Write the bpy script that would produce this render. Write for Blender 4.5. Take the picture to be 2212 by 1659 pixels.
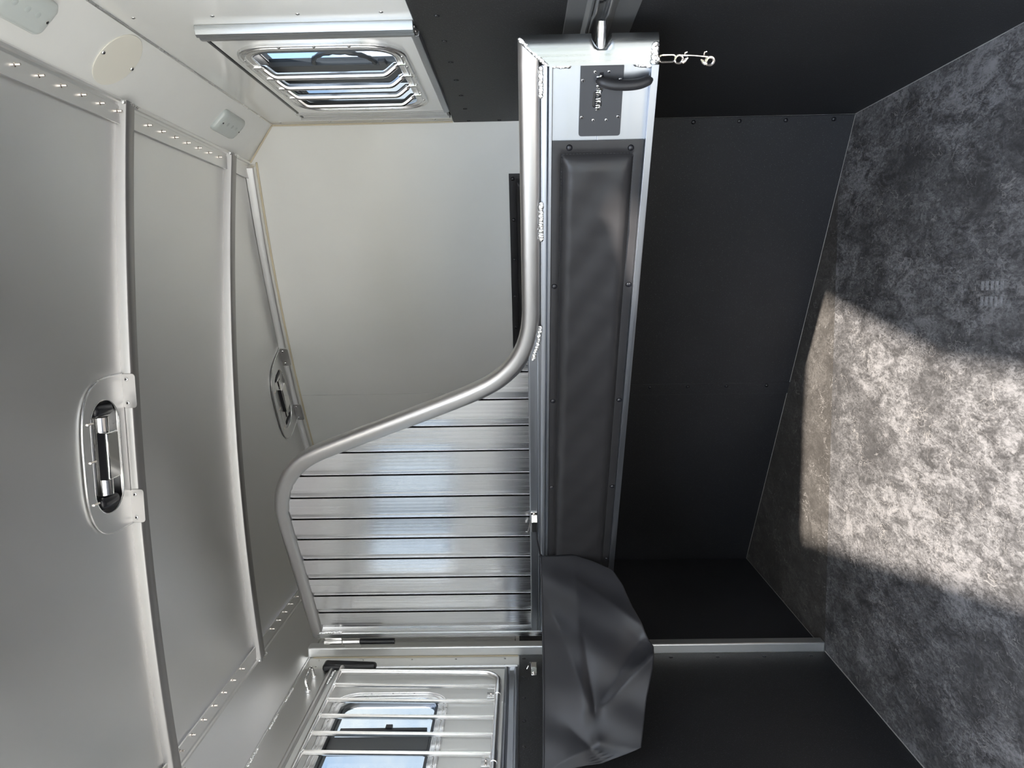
import bpy, bmesh, math, random
from mathutils import Vector, Matrix
random.seed(4)
PI = math.pi
for o in list(bpy.data.objects):
    bpy.data.objects.remove(o)
SC = bpy.context.scene
COL = SC.collection

# ------------------------------------------------------------------ camera
YAW, PITCH, ROLL, FPX = math.radians(6.63), math.radians(0.875), math.radians(-0.927), 1665.0
Fv = Vector((-math.sin(YAW)*math.cos(PITCH), math.cos(YAW)*math.cos(PITCH), math.sin(PITCH)))
R0 = Vector((math.cos(YAW), math.sin(YAW), 0)); U0 = R0.cross(Fv)
Rv = R0*math.cos(ROLL) + U0*math.sin(ROLL)
Uv = -R0*math.sin(ROLL) + U0*math.cos(ROLL)
cam = bpy.data.cameras.new('camera'); camo = bpy.data.objects.new('camera', cam); COL.objects.link(camo)
cam.sensor_fit = 'HORIZONTAL'; cam.sensor_width = 36.0; cam.lens = 36.0*FPX/2212.0
cam.clip_start = 0.02; cam.clip_end = 500
# the photograph was taken with the phone turned: picture-left is up in the trailer
cx_, cy_, cz_ = -Uv, Rv, -Fv
M = Matrix(((cx_.x, cy_.x, cz_.x, 0), (cx_.y, cy_.y, cz_.y, 0), (cx_.z, cy_.z, cz_.z, 1.15), (0, 0, 0, 1)))
camo.matrix_world = M
SC.camera = camo

# ------------------------------------------------------------------ sky, sun, exposure
W = bpy.data.worlds.new('sky'); SC.world = W; W.use_nodes = True
nt = W.node_tree; nt.nodes.clear()
def N(t, **kw):
    n = nt.nodes.new(t)
    for k, v in kw.items(): setattr(n, k, v)
    return n
out = N('ShaderNodeOutputWorld'); bg = N('ShaderNodeBackground'); tc = N('ShaderNodeTexCoord')
sep = N('ShaderNodeSeparateXYZ'); nt.links.new(tc.outputs['Generated'], sep.inputs[0])
grad = N('ShaderNodeValToRGB'); nt.links.new(sep.outputs['Z'], grad.inputs[0])
e = grad.color_ramp.elements
e[0].position = 0.0; e[0].color = (0.78, 0.82, 0.88, 1); e[1].position = 0.75; e[1].color = (0.28, 0.42, 0.68, 1)
m_ = grad.color_ramp.elements.new(0.25); m_.color = (0.42, 0.58, 0.84, 1)
mp = N('ShaderNodeMapping'); mp.inputs['Scale'].default_value = (1, 1, 2.2); mp.inputs['Location'].default_value = (0.35, 0.1, 0.2)
nt.links.new(tc.outputs['Generated'], mp.inputs[0])
nz = N('ShaderNodeTexNoise'); nz.inputs['Scale'].default_value = 3.2; nz.inputs['Detail'].default_value = 8; nz.inputs['Roughness'].default_value = 0.58
nt.links.new(mp.outputs[0], nz.inputs[0])
cr = N('ShaderNodeValToRGB'); cr.color_ramp.elements[0].position = 0.44; cr.color_ramp.elements[1].position = 0.64
nt.links.new(nz.outputs['Fac'], cr.inputs[0])
mix = N('ShaderNodeMixRGB'); mix.inputs[2].default_value = (1.04, 1.0, 0.95, 1)
nt.links.new(cr.outputs[0], mix.inputs[0]); nt.links.new(grad.outputs[0], mix.inputs[1])
nt.links.new(mix.outputs[0], bg.inputs[0]); bg.inputs[1].default_value = 1.0
nt.links.new(bg.outputs[0], out.inputs[0])

SUN_EL = math.radians(37.26)
sd = Vector((-0.204*math.cos(SUN_EL), 0.979*math.cos(SUN_EL), -math.sin(SUN_EL)))
sl = bpy.data.lights.new('sun', 'SUN'); sl.energy = 1.8; sl.angle = math.radians(0.8); sl.color = (1.0, 0.93, 0.85)
so = bpy.data.objects.new('sun', sl); COL.objects.link(so); so.rotation_euler = sd.to_track_quat('-Z', 'Y').to_euler(); so.location = (1, -6, 6)
SC.view_settings.view_transform = 'Standard'; SC.view_settings.look = 'None'; SC.view_settings.gamma = 1.0
SC.view_settings.use_curve_mapping = False; SC.view_settings.exposure = 3.55
try:
    SC.cycles.max_bounces = 16; SC.cycles.diffuse_bounces = 6; SC.cycles.glossy_bounces = 8; SC.cycles.transparent_max_bounces = 16
    SC.cycles.sample_clamp_indirect = 6.0; SC.cycles.use_denoising = True; SC.cycles.caustics_reflective = True
except Exception: pass

# ------------------------------------------------------------------ materials
def mat(name):
    m = bpy.data.materials.new(name); m.use_nodes = True
    return m, m.node_tree, m.node_tree.nodes['Principled BSDF']
def ln(t, a, b): t.links.new(a, b)
def tex(t, kind='Object', scale=(1, 1, 1), rot=(0, 0, 0)):
    c = t.nodes.new('ShaderNodeTexCoord'); p = t.nodes.new('ShaderNodeMapping')
    p.inputs['Scale'].default_value = scale; p.inputs['Rotation'].default_value = rot
    ln(t, c.outputs[kind], p.inputs[0]); return p.outputs[0]
def noise(t, vec, scale, detail=4, rough=0.55, dist=0.0):
    n = t.nodes.new('ShaderNodeTexNoise'); n.inputs['Scale'].default_value = scale; n.inputs['Detail'].default_value = detail
    n.inputs['Roughness'].default_value = rough; n.inputs['Distortion'].default_value = dist
    ln(t, vec, n.inputs['Vector']); return n.outputs['Fac']
def ramp(t, fac, stops):
    r = t.nodes.new('ShaderNodeValToRGB'); el = r.color_ramp.elements
    while len(el) < len(stops): el.new(0.5)
    for q, (p, c) in zip(el, stops):
        q.position = p; q.color = (c, c, c, 1) if isinstance(c, (int, float)) else (*c, 1)
    ln(t, fac, r.inputs[0]); return r.outputs[0]
def mixc(t, fac, a, b, mode='MIX'):
    x = t.nodes.new('ShaderNodeMixRGB'); x.blend_type = mode
    for i, v in ((0, fac), (1, a), (2, b)):
        if isinstance(v, (int, float)): x.inputs[i].default_value = v if i == 0 else (v, v, v, 1)
        elif isinstance(v, tuple): x.inputs[i].default_value = (*v, 1)
        else: ln(t, v, x.inputs[i])
    return x.outputs[0]
def bump(t, h, b, strength=0.3, dist=0.002):
    n = t.nodes.new('ShaderNodeBump'); n.inputs['Strength'].default_value = strength; n.inputs['Distance'].default_value = dist
    ln(t, h, n.inputs['Height']); ln(t, n.outputs[0], b.inputs['Normal'])

def metal(name, col, rough, grain=(1, 1, 1), gscale=60, bstr=0.08, rvar=0.12, spots=0.0):
    m, t, b = mat(name)
    b.inputs['Base Color'].default_value = (*col, 1); b.inputs['Metallic'].default_value = 1.0
    v = tex(t, 'Object', grain); f = noise(t, v, gscale, 4, 0.6)
    ln(t, ramp(t, f, [(0.25, rough - rvar*0.5), (0.75, rough + rvar)]), b.inputs['Roughness'])
    if spots:
        g = noise(t, tex(t), 9, 5, 0.7)
        ln(t, mixc(t, ramp(t, g, [(0.55, 0.0), (0.8, spots)]), tuple(col), tuple(c*0.7 for c in col)), b.inputs['Base Color'])
    bump(t, f, b, bstr, 0.001)
    return m
ALU = metal('mill_aluminium', (0.80, 0.80, 0.80), 0.25, (1,1,1), 8, 0.0, 0.05)
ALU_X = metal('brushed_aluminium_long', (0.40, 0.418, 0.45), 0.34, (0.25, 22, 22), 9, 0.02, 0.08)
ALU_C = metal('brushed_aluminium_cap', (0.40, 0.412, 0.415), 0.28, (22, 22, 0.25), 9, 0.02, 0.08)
ALU_Z = metal('brushed_aluminium_upright', (0.76, 0.76, 0.77), 0.26, (22, 22, 0.25), 9, 0.0, 0.07)
SLATM = metal('extruded_slat_aluminium', (0.90, 0.90, 0.91), 0.20, (30, 30, 0.2), 9, 0.006, 0.10)
ALU_ROOF = metal('satin_aluminium_sheet', (0.90, 0.895, 0.885), 0.37, (1, 1, 1), 3.5, 0.03, 0.07)
TUBE = metal('satin_aluminium_tube', (0.55, 0.54, 0.533), 0.34, (1, 1, 1), 6, 0.0, 0.05)
BAR = metal('grille_aluminium', (0.80, 0.79, 0.78), 0.2, (1, 1, 1), 12, 0.0, 0.05, 0.6)
CHROME = metal('chrome', (0.86, 0.85, 0.83), 0.08, (1, 1, 1), 30, 0.0, 0.02)
NICKEL = metal('nickel', (0.85, 0.78, 0.72), 0.14, (1, 1, 1), 30, 0.0, 0.03)
WELD = metal('weld_metal', (0.88, 0.88, 0.87), 0.2, (1, 1, 1), 300, 0.5, 0.15)
POSTM = metal('post_aluminium', (0.84, 0.84, 0.83), 0.42, (1, 1, 1), 4, 0.0, 0.05)
BOWM = metal('bow_aluminium', (0.43, 0.42, 0.412), 0.44, (1, 1, 1), 4, 0.0, 0.05)
DARKMETAL, t, b = mat('dark_oxide_steel'); b.inputs['Base Color'].default_value = (0.09, 0.09, 0.09, 1); b.inputs['Metallic'].default_value = 0.8; b.inputs['Roughness'].default_value = 0.35

def paint(name, col, rough, coat=0.3, dirt=0.03):
    m, t, b = mat(name)
    f = noise(t, tex(t), 2.3, 5, 0.6)
    ln(t, mixc(t, ramp(t, f, [(0.4, 0.0), (0.8, 1.0)]), tuple(col), tuple(c*(1-dirt*2) for c in col)), b.inputs['Base Color'])
    b.inputs['Roughness'].default_value = rough; b.inputs['Coat Weight'].default_value = coat; b.inputs['Coat Roughness'].default_value = 0.06
    g = noise(t, tex(t), 90, 2, 0.5); bump(t, g, b, 0.02, 0.001)
    return m
WHITE = paint('white_wall_panel', (0.77, 0.765, 0.73), 0.32, 0.35)
WHITE_GLOSS = paint('glossy_white_panel', (0.78, 0.785, 0.76), 0.18, 0.7)
GREYPLATE = paint('cream_cover_plate', (0.74, 0.72, 0.64), 0.5, 0.0)
CAULK, t, b = mat('cream_caulk'); b.inputs['Base Color'].default_value = (0.62, 0.54, 0.40, 1); b.inputs['Roughness'].default_value = 0.6
LENS, t, b = mat('frosted_light_lens'); b.inputs['Base Color'].default_value = (0.66, 0.71, 0.69, 1); b.inputs['Roughness'].default_value = 0.28
b.inputs['Transmission Weight'].default_value = 0.25; b.inputs['Coat Weight'].default_value = 0.4

def rubber(name, col, rough, pebble=240, bstr=0.5, specks=0.0):
    m, t, b = mat(name)
    f = noise(t, tex(t), pebble, 2, 0.5)
    lo = noise(t, tex(t), 2.0, 4, 0.6)
    c = mixc(t, ramp(t, lo, [(0.3, 0.0), (0.75, 1.0)]), tuple(x*0.8 for x in col), tuple(x*1.25 for x in col))
    if specks:
        s = noise(t, tex(t), 480, 1, 0.4)
        c = mixc(t, ramp(t, s, [(0.69, 0.0), (0.76, specks)]), c, (0.42, 0.43, 0.44))
    ln(t, c, b.inputs['Base Color']); b.inputs['Roughness'].default_value = rough; b.inputs['Specular IOR Level'].default_value = 0.4
    bump(t, f, b, bstr, 0.0012)
    return m
RUBBER = rubber('black_wall_rubber', (0.015, 0.015, 0.016), 0.50, 260, 0.45, 0.5)
RUBBER_F = rubber('black_front_rubber', (0.019, 0.019, 0.021), 0.54, 300, 0.35, 0.25)
VINYL = rubber('black_vinyl', (0.024, 0.023, 0.024), 0.40, 420, 0.12)
FLAPV = rubber('charcoal_flap_vinyl', (0.021, 0.021, 0.024), 0.44, 500, 0.06)
BLACK, t, b = mat('black_plastic'); b.inputs['Base Color'].default_value = (0.010, 0.010, 0.013, 1); b.inputs['Roughness'].default_value = 0.3
BLACKPLATE, t, b = mat('black_powder_coat'); b.inputs['Base Color'].default_value = (0.035, 0.036, 0.040, 1); b.inputs['Roughness'].default_value = 0.5
RECV, t, b = mat('charcoal_moulded_plastic'); b.inputs['Base Color'].default_value = (0.10, 0.10, 0.10, 1); b.inputs['Roughness'].default_value = 0.32
DIODE, t, b = mat('dim_diode'); b.inputs['Base Color'].default_value = (0.46, 0.50, 0.49, 1); b.inputs['Roughness'].default_value = 0.4
GAP_SHADE, t, b = mat('joint_gap_shade'); b.inputs['Base Color'].default_value = (0.012, 0.012, 0.012, 1); b.inputs['Roughness'].default_value = 0.85
GREYPLASTIC, t, b = mat('grey_plastic'); b.inputs['Base Color'].default_value = (0.06, 0.065, 0.07, 1); b.inputs['Roughness'].default_value = 0.4
THREAD, t, b = mat('stitching_thread'); b.inputs['Base Color'].default_value = (0.05, 0.05, 0.05, 1); b.inputs['Roughness'].default_value = 0.8

def floor_mat(name, lo_, hi_):
    m, t, b = mat(name)
    v = tex(t, 'Object', (1.3, 0.85, 1)); vs = tex(t, 'Object', (1.5, 0.75, 1))
    big = noise(t, v, 1.9, 5, 0.62, 0.3); mid = noise(t, vs, 13, 8, 0.68, 0.8); fine = noise(t, vs, 75, 5, 0.7, 1.0); grit = noise(t, v, 420, 2, 0.5)
    blot = noise(t, v, 30, 4, 0.6, 1.6)
    dust = mixc(t, 1.0, ramp(t, big, [(0.36, 0.10), (0.60, 1.0)]), ramp(t, mid, [(0.36, 0.08), (0.66, 1.0)]), 'MULTIPLY')
    dust = mixc(t, 0.8, dust, ramp(t, fine, [(0.36, 0.0), (0.64, 1.0)]), 'OVERLAY')
    hair = noise(t, tex(t, 'Object', (1.0, 0.55, 1), (0, 0, 0.5)), 21, 3, 0.6, 0.6); hair2 = noise(t, tex(t, 'Object', (0.6, 1.1, 1), (0, 0, -0.7)), 34, 2, 0.5, 0.4)
    hm = mixc(t, 1.0, ramp(t, hair, [(0.488, 0.0), (0.5, 1.0), (0.512, 0.0)]), ramp(t, noise(t, v, 7, 2, 0.5), [(0.50, 0.0), (0.62, 1.0)]), 'MULTIPLY')
    hm2 = mixc(t, 1.0, ramp(t, hair2, [(0.490, 0.0), (0.5, 1.0), (0.510, 0.0)]), ramp(t, noise(t, v, 9.3, 2, 0.5), [(0.54, 0.0), (0.64, 1.0)]), 'MULTIPLY')
    hm = mixc(t, 1.0, hm, hm2, 'LIGHTEN')
    c = mixc(t, dust, lo_, hi_)
    c = mixc(t, mixc(t, 1.0, hm, 0.6, 'MULTIPLY'), c, (0.30, 0.28, 0.26))
    c = mixc(t, ramp(t, blot, [(0.64, 0.0), (0.72, 0.55)]), c, (0.22, 0.21, 0.20))
    c = mixc(t, ramp(t, grit, [(0.70, 0.0), (0.78, 0.6)]), c, (0.32, 0.30, 0.28))
    ln(t, c, b.inputs['Base Color']); b.inputs['Roughness'].default_value = 0.62; b.inputs['Specular IOR Level'].default_value = 0.35
    h = mixc(t, 0.5, fine, noise(t, v, 260, 2, 0.5)); bump(t, h, b, 0.35, 0.0015)
    return m
FLOORM = floor_mat('scuffed_rubber_mat', (0.034, 0.032, 0.031), (0.215, 0.207, 0.203))
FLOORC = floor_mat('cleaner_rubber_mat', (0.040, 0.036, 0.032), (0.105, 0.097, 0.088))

def glass(name, tint, gl=0.05):
    m, t, b = mat(name); t.nodes.remove(b)
    o = t.nodes['Material Output']; tr = t.nodes.new('ShaderNodeBsdfTransparent'); g = t.nodes.new('ShaderNodeBsdfGlossy')
    tr.inputs[0].default_value = (*tint, 1); g.inputs['Roughness'].default_value = 0.02
    mx = t.nodes.new('ShaderNodeMixShader'); mx.inputs[0].default_value = gl
    ln(t, tr.outputs[0], mx.inputs[1]); ln(t, g.outputs[0], mx.inputs[2]); ln(t, mx.outputs[0], o.inputs[0])
    return m
GLASS = glass('tinted_glass', (0.28, 0.30, 0.31)); SCREEN = glass('insect_screen', (0.36, 0.39, 0.42), 0.02)
GRASS, t, b = mat('grass_ground')
ln(t, mixc(t, noise(t, tex(t), 3.0, 6, 0.6), (0.33, 0.30, 0.24), (0.42, 0.385, 0.335)), b.inputs['Base Color']); b.inputs['Roughness'].default_value = 0.9

# ------------------------------------------------------------------ mesh helpers
def bx(bm, x0, x1, y0, y1, z0, z1):
    v = [bm.verts.new((x, y, z)) for x in (x0, x1) for y in (y0, y1) for z in (z0, z1)]
    for f in ((0, 1, 3, 2), (4, 6, 7, 5), (0, 4, 5, 1), (2, 3, 7, 6), (0, 2, 6, 4), (1, 5, 7, 3)):
        bm.faces.new([v[i] for i in f])
def finish(bm, name, m, parent=None, bevel=0.0, smooth=True, angle=35, loc=None, rot=None, segs=2):
    bmesh.ops.recalc_face_normals(bm, faces=bm.faces)
    me = bpy.data.meshes.new(name); bm.to_mesh(me); bm.free()
    if m: me.materials.append(m)
    o = bpy.data.objects.new(name, me); COL.objects.link(o)
    if parent: o.parent = parent
    if loc: o.location = loc
    if rot: o.rotation_euler = rot
    if smooth:
        for p in me.polygons: p.use_smooth = True
        me.set_sharp_from_angle(angle=math.radians(angle))
    if bevel:
        md = o.modifiers.new('bevel', 'BEVEL'); md.width = bevel; md.segments = segs; md.limit_method = 'ANGLE'; md.angle_limit = math.radians(40)
    return o
def box(name, m, parent, x0, x1, y0, y1, z0, z1, bevel=0.0015, **k):
    bm = bmesh.new(); bx(bm, x0, x1, y0, y1, z0, z1); return finish(bm, name, m, parent, bevel, **k)
def frames(pts, closed=False):
    n = len(pts); T = []
    for i in range(n):
        if closed: d = pts[(i+1) % n] - pts[i-1]
        else: d = pts[min(i+1, n-1)] - pts[max(i-1, 0)]
        T.append(d.normalized())
    a = T[0].orthogonal().normalized(); A = [a]
    for i in range(1, n):
        q = T[i-1].rotation_difference(T[i]); a = q @ a; a = (a - T[i]*a.dot(T[i])).normalized(); A.append(a)
    return T, A
def tube(bm, pts, r, seg=12, closed=False, caps=True, flat=None):
    pts = [Vector(p) for p in pts]; T, A = frames(pts, closed); rings = []
    for i, p in enumerate(pts):
        rr = r[i] if isinstance(r, (list, tuple)) else r
        B = T[i].cross(A[i])
        rings.append([bm.verts.new(p + (A[i]*math.cos(2*PI*k/seg) + B*math.sin(2*PI*k/seg))*rr) for k in range(seg)])
    m = len(rings)
    for i in range(m if closed else m-1):
        a, b_ = rings[i], rings[(i+1) % m]
        for k in range(seg): bm.faces.new((a[k], a[(k+1) % seg], b_[(k+1) % seg], b_[k]))
    if caps and not closed:
        bm.faces.new(rings[0][::-1]); bm.faces.new(rings[-1])
def tubeo(name, m, parent, pts, r, seg=12, **k):
    bm = bmesh.new(); tube(bm, pts, r, seg, k.pop('closed', False)); return finish(bm, name, m, parent, **k)
def cyl(bm, p0, p1, r, seg=14): tube(bm, [p0, p1], r, seg)
def extrude_profile(bm, prof, p0, p1, ax_u, ax_v):
    """closed 2D profile (u, v) swept from p0 to p1"""
    p0, p1, ax_u, ax_v = Vector(p0), Vector(p1), Vector(ax_u), Vector(ax_v)
    a = [bm.verts.new(p0 + ax_u*u + ax_v*v) for u, v in prof]; b_ = [bm.verts.new(p1 + ax_u*u + ax_v*v) for u, v in prof]
    n = len(prof)
    for i in range(n): bm.faces.new((a[i], a[(i+1) % n], b_[(i+1) % n], b_[i]))
    bmesh.ops.triangle_fill(bm, edges=[e for e in (bm.edges.get((a[i], a[(i+1) % n])) for i in range(n))], use_beauty=True)
    bmesh.ops.triangle_fill(bm, edges=[e for e in (bm.edges.get((b_[i], b_[(i+1) % n])) for i in range(n))], use_beauty=True)
def rrect(u0, u1, v0, v1, r, seg=6):
    P = []
    for cu, cv, a0 in ((u1-r, v1-r, 0), (u0+r, v1-r, 90), (u0+r, v0+r, 180), (u1-r, v0+r, 270)):
        for i in range(seg+1):
            a = math.radians(a0 + 90*i/seg); P.append((cu + r*math.cos(a), cv + r*math.sin(a)))
    return P
def plate(bm, outer, holes, d0, d1, f):
    """flat plate with holes: outlines in (u, v), thickness from d0 to d1, f(u, v, d) -> point"""
    for d in (d0, d1):
        es = []
        for L in [outer] + holes:
            vs = [bm.verts.new(f(u, v, d)) for u, v in L]
            es += [bm.edges.new((vs[i], vs[(i+1) % len(vs)])) for i in range(len(vs))]
        bmesh.ops.triangle_fill(bm, edges=es, use_beauty=True, use_dissolve=False)
    for L in [outer] + holes:
        n = len(L); a = [bm.verts.new(f(u, v, d0)) for u, v in L]; c = [bm.verts.new(f(u, v, d1)) for u, v in L]
        for i in range(n): bm.faces.new((a[i], a[(i+1) % n], c[(i+1) % n], c[i]))
    bmesh.ops.remove_doubles(bm, verts=bm.verts, dist=1e-6)
def dome(bm, c, nrm, r, h, seg=12, rings=3):
    c, nrm = Vector(c), Vector(nrm).normalized(); a = nrm.orthogonal().normalized(); b_ = nrm.cross(a); prev = None
    for i in range(rings+1):
        ph = PI/2*i/rings
        if i == rings:
            top = bm.verts.new(c + nrm*h)
            for k in range(seg): bm.faces.new((prev[k], prev[(k+1) % seg], top))
        else:
            cur = [bm.verts.new(c + (a*math.cos(2*PI*k/seg) + b_*math.sin(2*PI*k/seg))*r*math.cos(ph) + nrm*h*math.sin(ph)) for k in range(seg)]
            if prev:
                for k in range(seg): bm.faces.new((prev[k], prev[(k+1) % seg], cur[(k+1) % seg], cur[k]))
            else: bm.faces.new(cur[::-1])
            prev = cur
_dome = {}
def domes(name, m, parent, pts, nrm, r, h, socket=False):
    """one object per rivet or screw, all sharing one mesh"""
    key = (name, m.name, r, h, socket)
    if key not in _dome:
        bm = bmesh.new(); dome(bm, (0, 0, 0), (0, 0, 1), r, h)
        if socket: dome(bm, (0, 0, h*0.86), (0, 0, 1), r*0.38, h*0.22, 6, 1)
        bmesh.ops.recalc_face_normals(bm, faces=bm.faces); me = bpy.data.meshes.new(name); bm.to_mesh(me); bm.free(); me.materials.append(m)
        if socket:
            me.materials.append(BLACK)
            for p in me.polygons:
                if p.center.z > h*0.84 and (p.center.xy.length < r*0.36): p.material_index = 1
        for p in me.polygons: p.use_smooth = True
        _dome[key] = me
    q = Vector((0, 0, 1)).rotation_difference(Vector(nrm).normalized())
    for p in pts:
        o = bpy.data.objects.new(name, _dome[key]); COL.objects.link(o); o.parent = parent; o.location = p; o.rotation_mode = 'QUATERNION'; o.rotation_quaternion = q
def empty(name, loc=(0, 0, 0), rz=0.0):
    o = bpy.data.objects.new(name, None); COL.objects.link(o); o.location = loc; o.rotation_euler = (0, 0, rz); o.empty_display_size = 0.05; return o
def tag(o, label, cat, group=None, kind=None):
    o['label'] = label; o['category'] = cat
    if group: o['group'] = group
    if kind: o['kind'] = kind
    return o
def weld(name, parent, p0, p1, w, h, n, nrm, curve=None):
    """a row of overlapping flattened ripples"""
    bm = bmesh.new(); p0, p1, nrm = Vector(p0), Vector(p1), Vector(nrm).normalized(); rnd = random.Random(name + str(p0))
    n = int(n*1.5); h = h*0.62
    for i in range(n):
        f = i/(n-1); p = p0.lerp(p1, f)
        if curve: p = p + Vector(curve)*4*f*(1-f)
        dome(bm, p + Vector((rnd.uniform(-1, 1), 0, rnd.uniform(-1, 1)))*w*0.12, nrm + Vector((rnd.uniform(-.3, .3), 0, rnd.uniform(-.3, .3))), w*rnd.uniform(0.85, 1.15), h*rnd.uniform(0.8, 1.2), 8, 3)
    return finish(bm, name, WELD, parent)

# ------------------------------------------------------------------ dimensions (metres)
XR, XL = 0.600, -1.400                       # inner faces of the side walls
SL = math.radians(30.67)                     # slant of the front wall
FN = Vector((math.sin(SL), math.cos(SL), 0)); FT = Vector((math.cos(SL), -math.sin(SL), 0)); FP = Vector((0.6, 2.744, 0))
def front(s, d, z): return FP - FT*s - FN*d + Vector((0, 0, z))     # s: metres left of the right corner, d: out of the wall
def ceil_z(x): return 2.123 + 0.042*(1 - ((x + 0.4)/0.885)**2)
LEN = 2.0/math.cos(SL)
Y0 = 0.40                                    # rear edge of roof and walls
def xw(u, v, d): return Vector((d, u, v))    # side-wall plates: u = y, v = z, d = x

# ------------------------------------------------------------------ ground and floor
bm = bmesh.new(); bx(bm, -30, 30, -30, 34, -0.62, -0.5)
tag(finish(bm, 'ground', GRASS, None, smooth=False), 'grassy ground outside the trailer', 'ground', kind='structure')
FL = tag(empty('floor', (0, 0, 0)), 'black scuffed rubber mat floor of the trailer', 'floor', kind='structure')
fl_y = lambda x: 2.744 + (0.6 - x)*math.tan(SL) - 0.002
def matpiece(y0, y1, z1, cut=False):
    bm = bmesh.new()
    pl = [(XL+0.001, y0), (XR-0.007, y0), (XR-0.007, min(y1, fl_y(XR-0.007))), (XL+0.001, y1)]
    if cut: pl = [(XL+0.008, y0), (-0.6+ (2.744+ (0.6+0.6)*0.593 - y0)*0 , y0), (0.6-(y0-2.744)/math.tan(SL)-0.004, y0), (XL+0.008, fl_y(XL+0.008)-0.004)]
    plate(bm, pl, [], -0.018, z1, lambda u, v, d: Vector((u, v, d)))
    return finish(bm, 'rubber_mat', FLOORC if cut else FLOORM, FL, 0.0)
matpiece(Y0, 0.958, 0.0); matpiece(0.9595, 1.904, 0.001); matpiece(1.907, 2.742, 0.0, )
# third strip reaches the slanted front wall: a five-sided piece
bm = bmesh.new()
ye = 2.868
plate(bm, [(XL+.008, 2.7421), (0.593, 2.7421), (0.6-(ye-2.744)/math.tan(SL)-.004, ye), (XL+.008, ye)], [], -0.018, 0.0, lambda u, v, d: Vector((u, v, d)))
finish(bm, 'rubber_mat', FLOORM, FL, 0.0)
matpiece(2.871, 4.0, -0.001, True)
bm = bmesh.new(); bx(bm, XL-.06, XR+.06, Y0, 4.05, -0.09, -0.0185); finish(bm, 'floor_deck', RUBBER, FL, smooth=False)
GRIT, t, b = mat('pale_edge_grit'); b.inputs['Base Color'].default_value = (0.30, 0.29, 0.27, 1); b.inputs['Roughness'].default_value = 0.9
bm = bmesh.new(); tube(bm, [(XR-0.007, Y0+0.1, 0.0), (XR-0.007, 2.742, 0.0)], 0.0013, 5); tube(bm, [(XL+0.007, Y0+0.1, 0.0), (XL+0.007, 2.86, 0.0)], 0.0022, 5); tube(bm, [(XL+0.007, 2.905, 0.0), (XL+0.007, 3.92, 0.0)], 0.0010, 5)
tube(bm, [front(0.008, 0.007, 0.0), front(LEN-0.01, 0.007, 0.0)], 0.0011, 5); o = finish(bm, 'edge_grit', GRIT, FL); o['kind'] = 'stuff'
# dusty tread print left on the second mat
DUST, t, b = mat('pale_dust'); b.inputs['Roughness'].default_value = 0.95
ln(t, ramp(t, noise(t, tex(t), 90, 4, 0.6), [(0.3, (0.12, 0.118, 0.116)), (0.75, (0.27, 0.265, 0.26))]), b.inputs['Base Color'])
bm = bmesh.new()
for i in range(5):
    for j in range(2):
        w = 0.011 - 0.001*j; x0 = 0.012 - j*0.038; y0 = 1.962 - i*0.020
        pl = [(x0, y0), (x0 - 0.023, y0 - 0.001), (x0 - 0.023, y0 - w), (x0, y0 - w - 0.001)]
        plate(bm, pl, [], 0.0002, 0.0007 + 0.001*(y0 < 1.904), lambda u, v, d: Vector((u, v, d)))
o = finish(bm, 'tread_print', DUST, FL, smooth=False); o['label'] = 'pale dusty shoe tread print'

# ------------------------------------------------------------------ right wall
WR = tag(empty('wall_right', (XR, Y0, 0)), 'right side wall, glossy white above black pebbled rubber lining', 'wall', kind='structure')
def at(parent):          # matrix-free parenting: children are modelled in world space
    return parent.location.copy()
def wchild(o, parent):
    o.parent = parent; o.matrix_parent_inverse = Matrix.Translation(-parent.location); return o
bm = bmesh.new()
plate(bm, [(Y0, -0.1), (2.758, -0.1), (2.758, 2.02), (Y0, 2.02)], [rrect(1.945, 2.645, 1.435, 1.855, 0.10)], XR, XR+0.045, xw)
wchild(finish(bm, 'wall_panel', WHITE_GLOSS, None), WR)
bm = bmesh.new(); bx(bm, XR-0.006, XR, Y0, 2.750, -0.012, 1.378)
wchild(finish(bm, 'rubber_lining', RUBBER, None, 0.002), WR)
def wdomes(name, m, parent, pts, *a, **k):
    domes(name, m, parent, [Vector(p) - parent.location for p in pts], *a, **k)
wdomes('rubber_rivet', RUBBER, WR, [(XR-0.006, 1.725 + 0.1665*i, 1.324) for i in range(-3, 6)] + [(XR-0.006, 2.728, 1.324 - 0.105*i) for i in range(0, 2)], (-1, 0, 0), 0.0075, 0.003)
wdomes('screw', CHROME, WR, [(XR, y, z) for y in (1.712, 2.722) for z in (1.97, 1.80, 1.618, 1.44)] + [(XR, 1.60, 1.97), (XR, 1.40, 1.97)], (-1, 0, 0), 0.005, 0.002, socket=True)

# ------------------------------------------------------------------ left wall
WLF = tag(empty('wall_left', (XL, Y0, 0)), 'left side wall, white and aluminium above black rubber lining', 'wall', kind='structure')
bm = bmesh.new()
plate(bm, [(Y0, -0.1), (4.0, -0.1), (4.0, 2.03), (Y0, 2.03)], [rrect(1.975, 2.575, 1.44, 1.82, 0.09)], XL-0.045, XL, xw)
wchild(finish(bm, 'wall_panel', WHITE, None), WLF)
bm = bmesh.new(); bx(bm, XL, XL+0.006, Y0, 2.858, -0.012, 1.185); wchild(finish(bm, 'rubber_lining', RUBBER, None, 0.002), WLF)
bm = bmesh.new(); bx(bm, XL, XL+0.006, 2.902, 3.935, -0.012, 1.185); wchild(finish(bm, 'rubber_lining', RUBBER_F, None, 0.002), WLF)
wdomes('rubber_rivet', RUBBER, WLF, [(XL+0.006, 2.829 - 0.146*i, 1.167) for i in range(0, 6)] + [(XL+0.006, 2.825, 0.78 - 0.178*i) for i in range(0, 5)], (1, 0, 0), 0.0075, 0.003)
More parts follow.
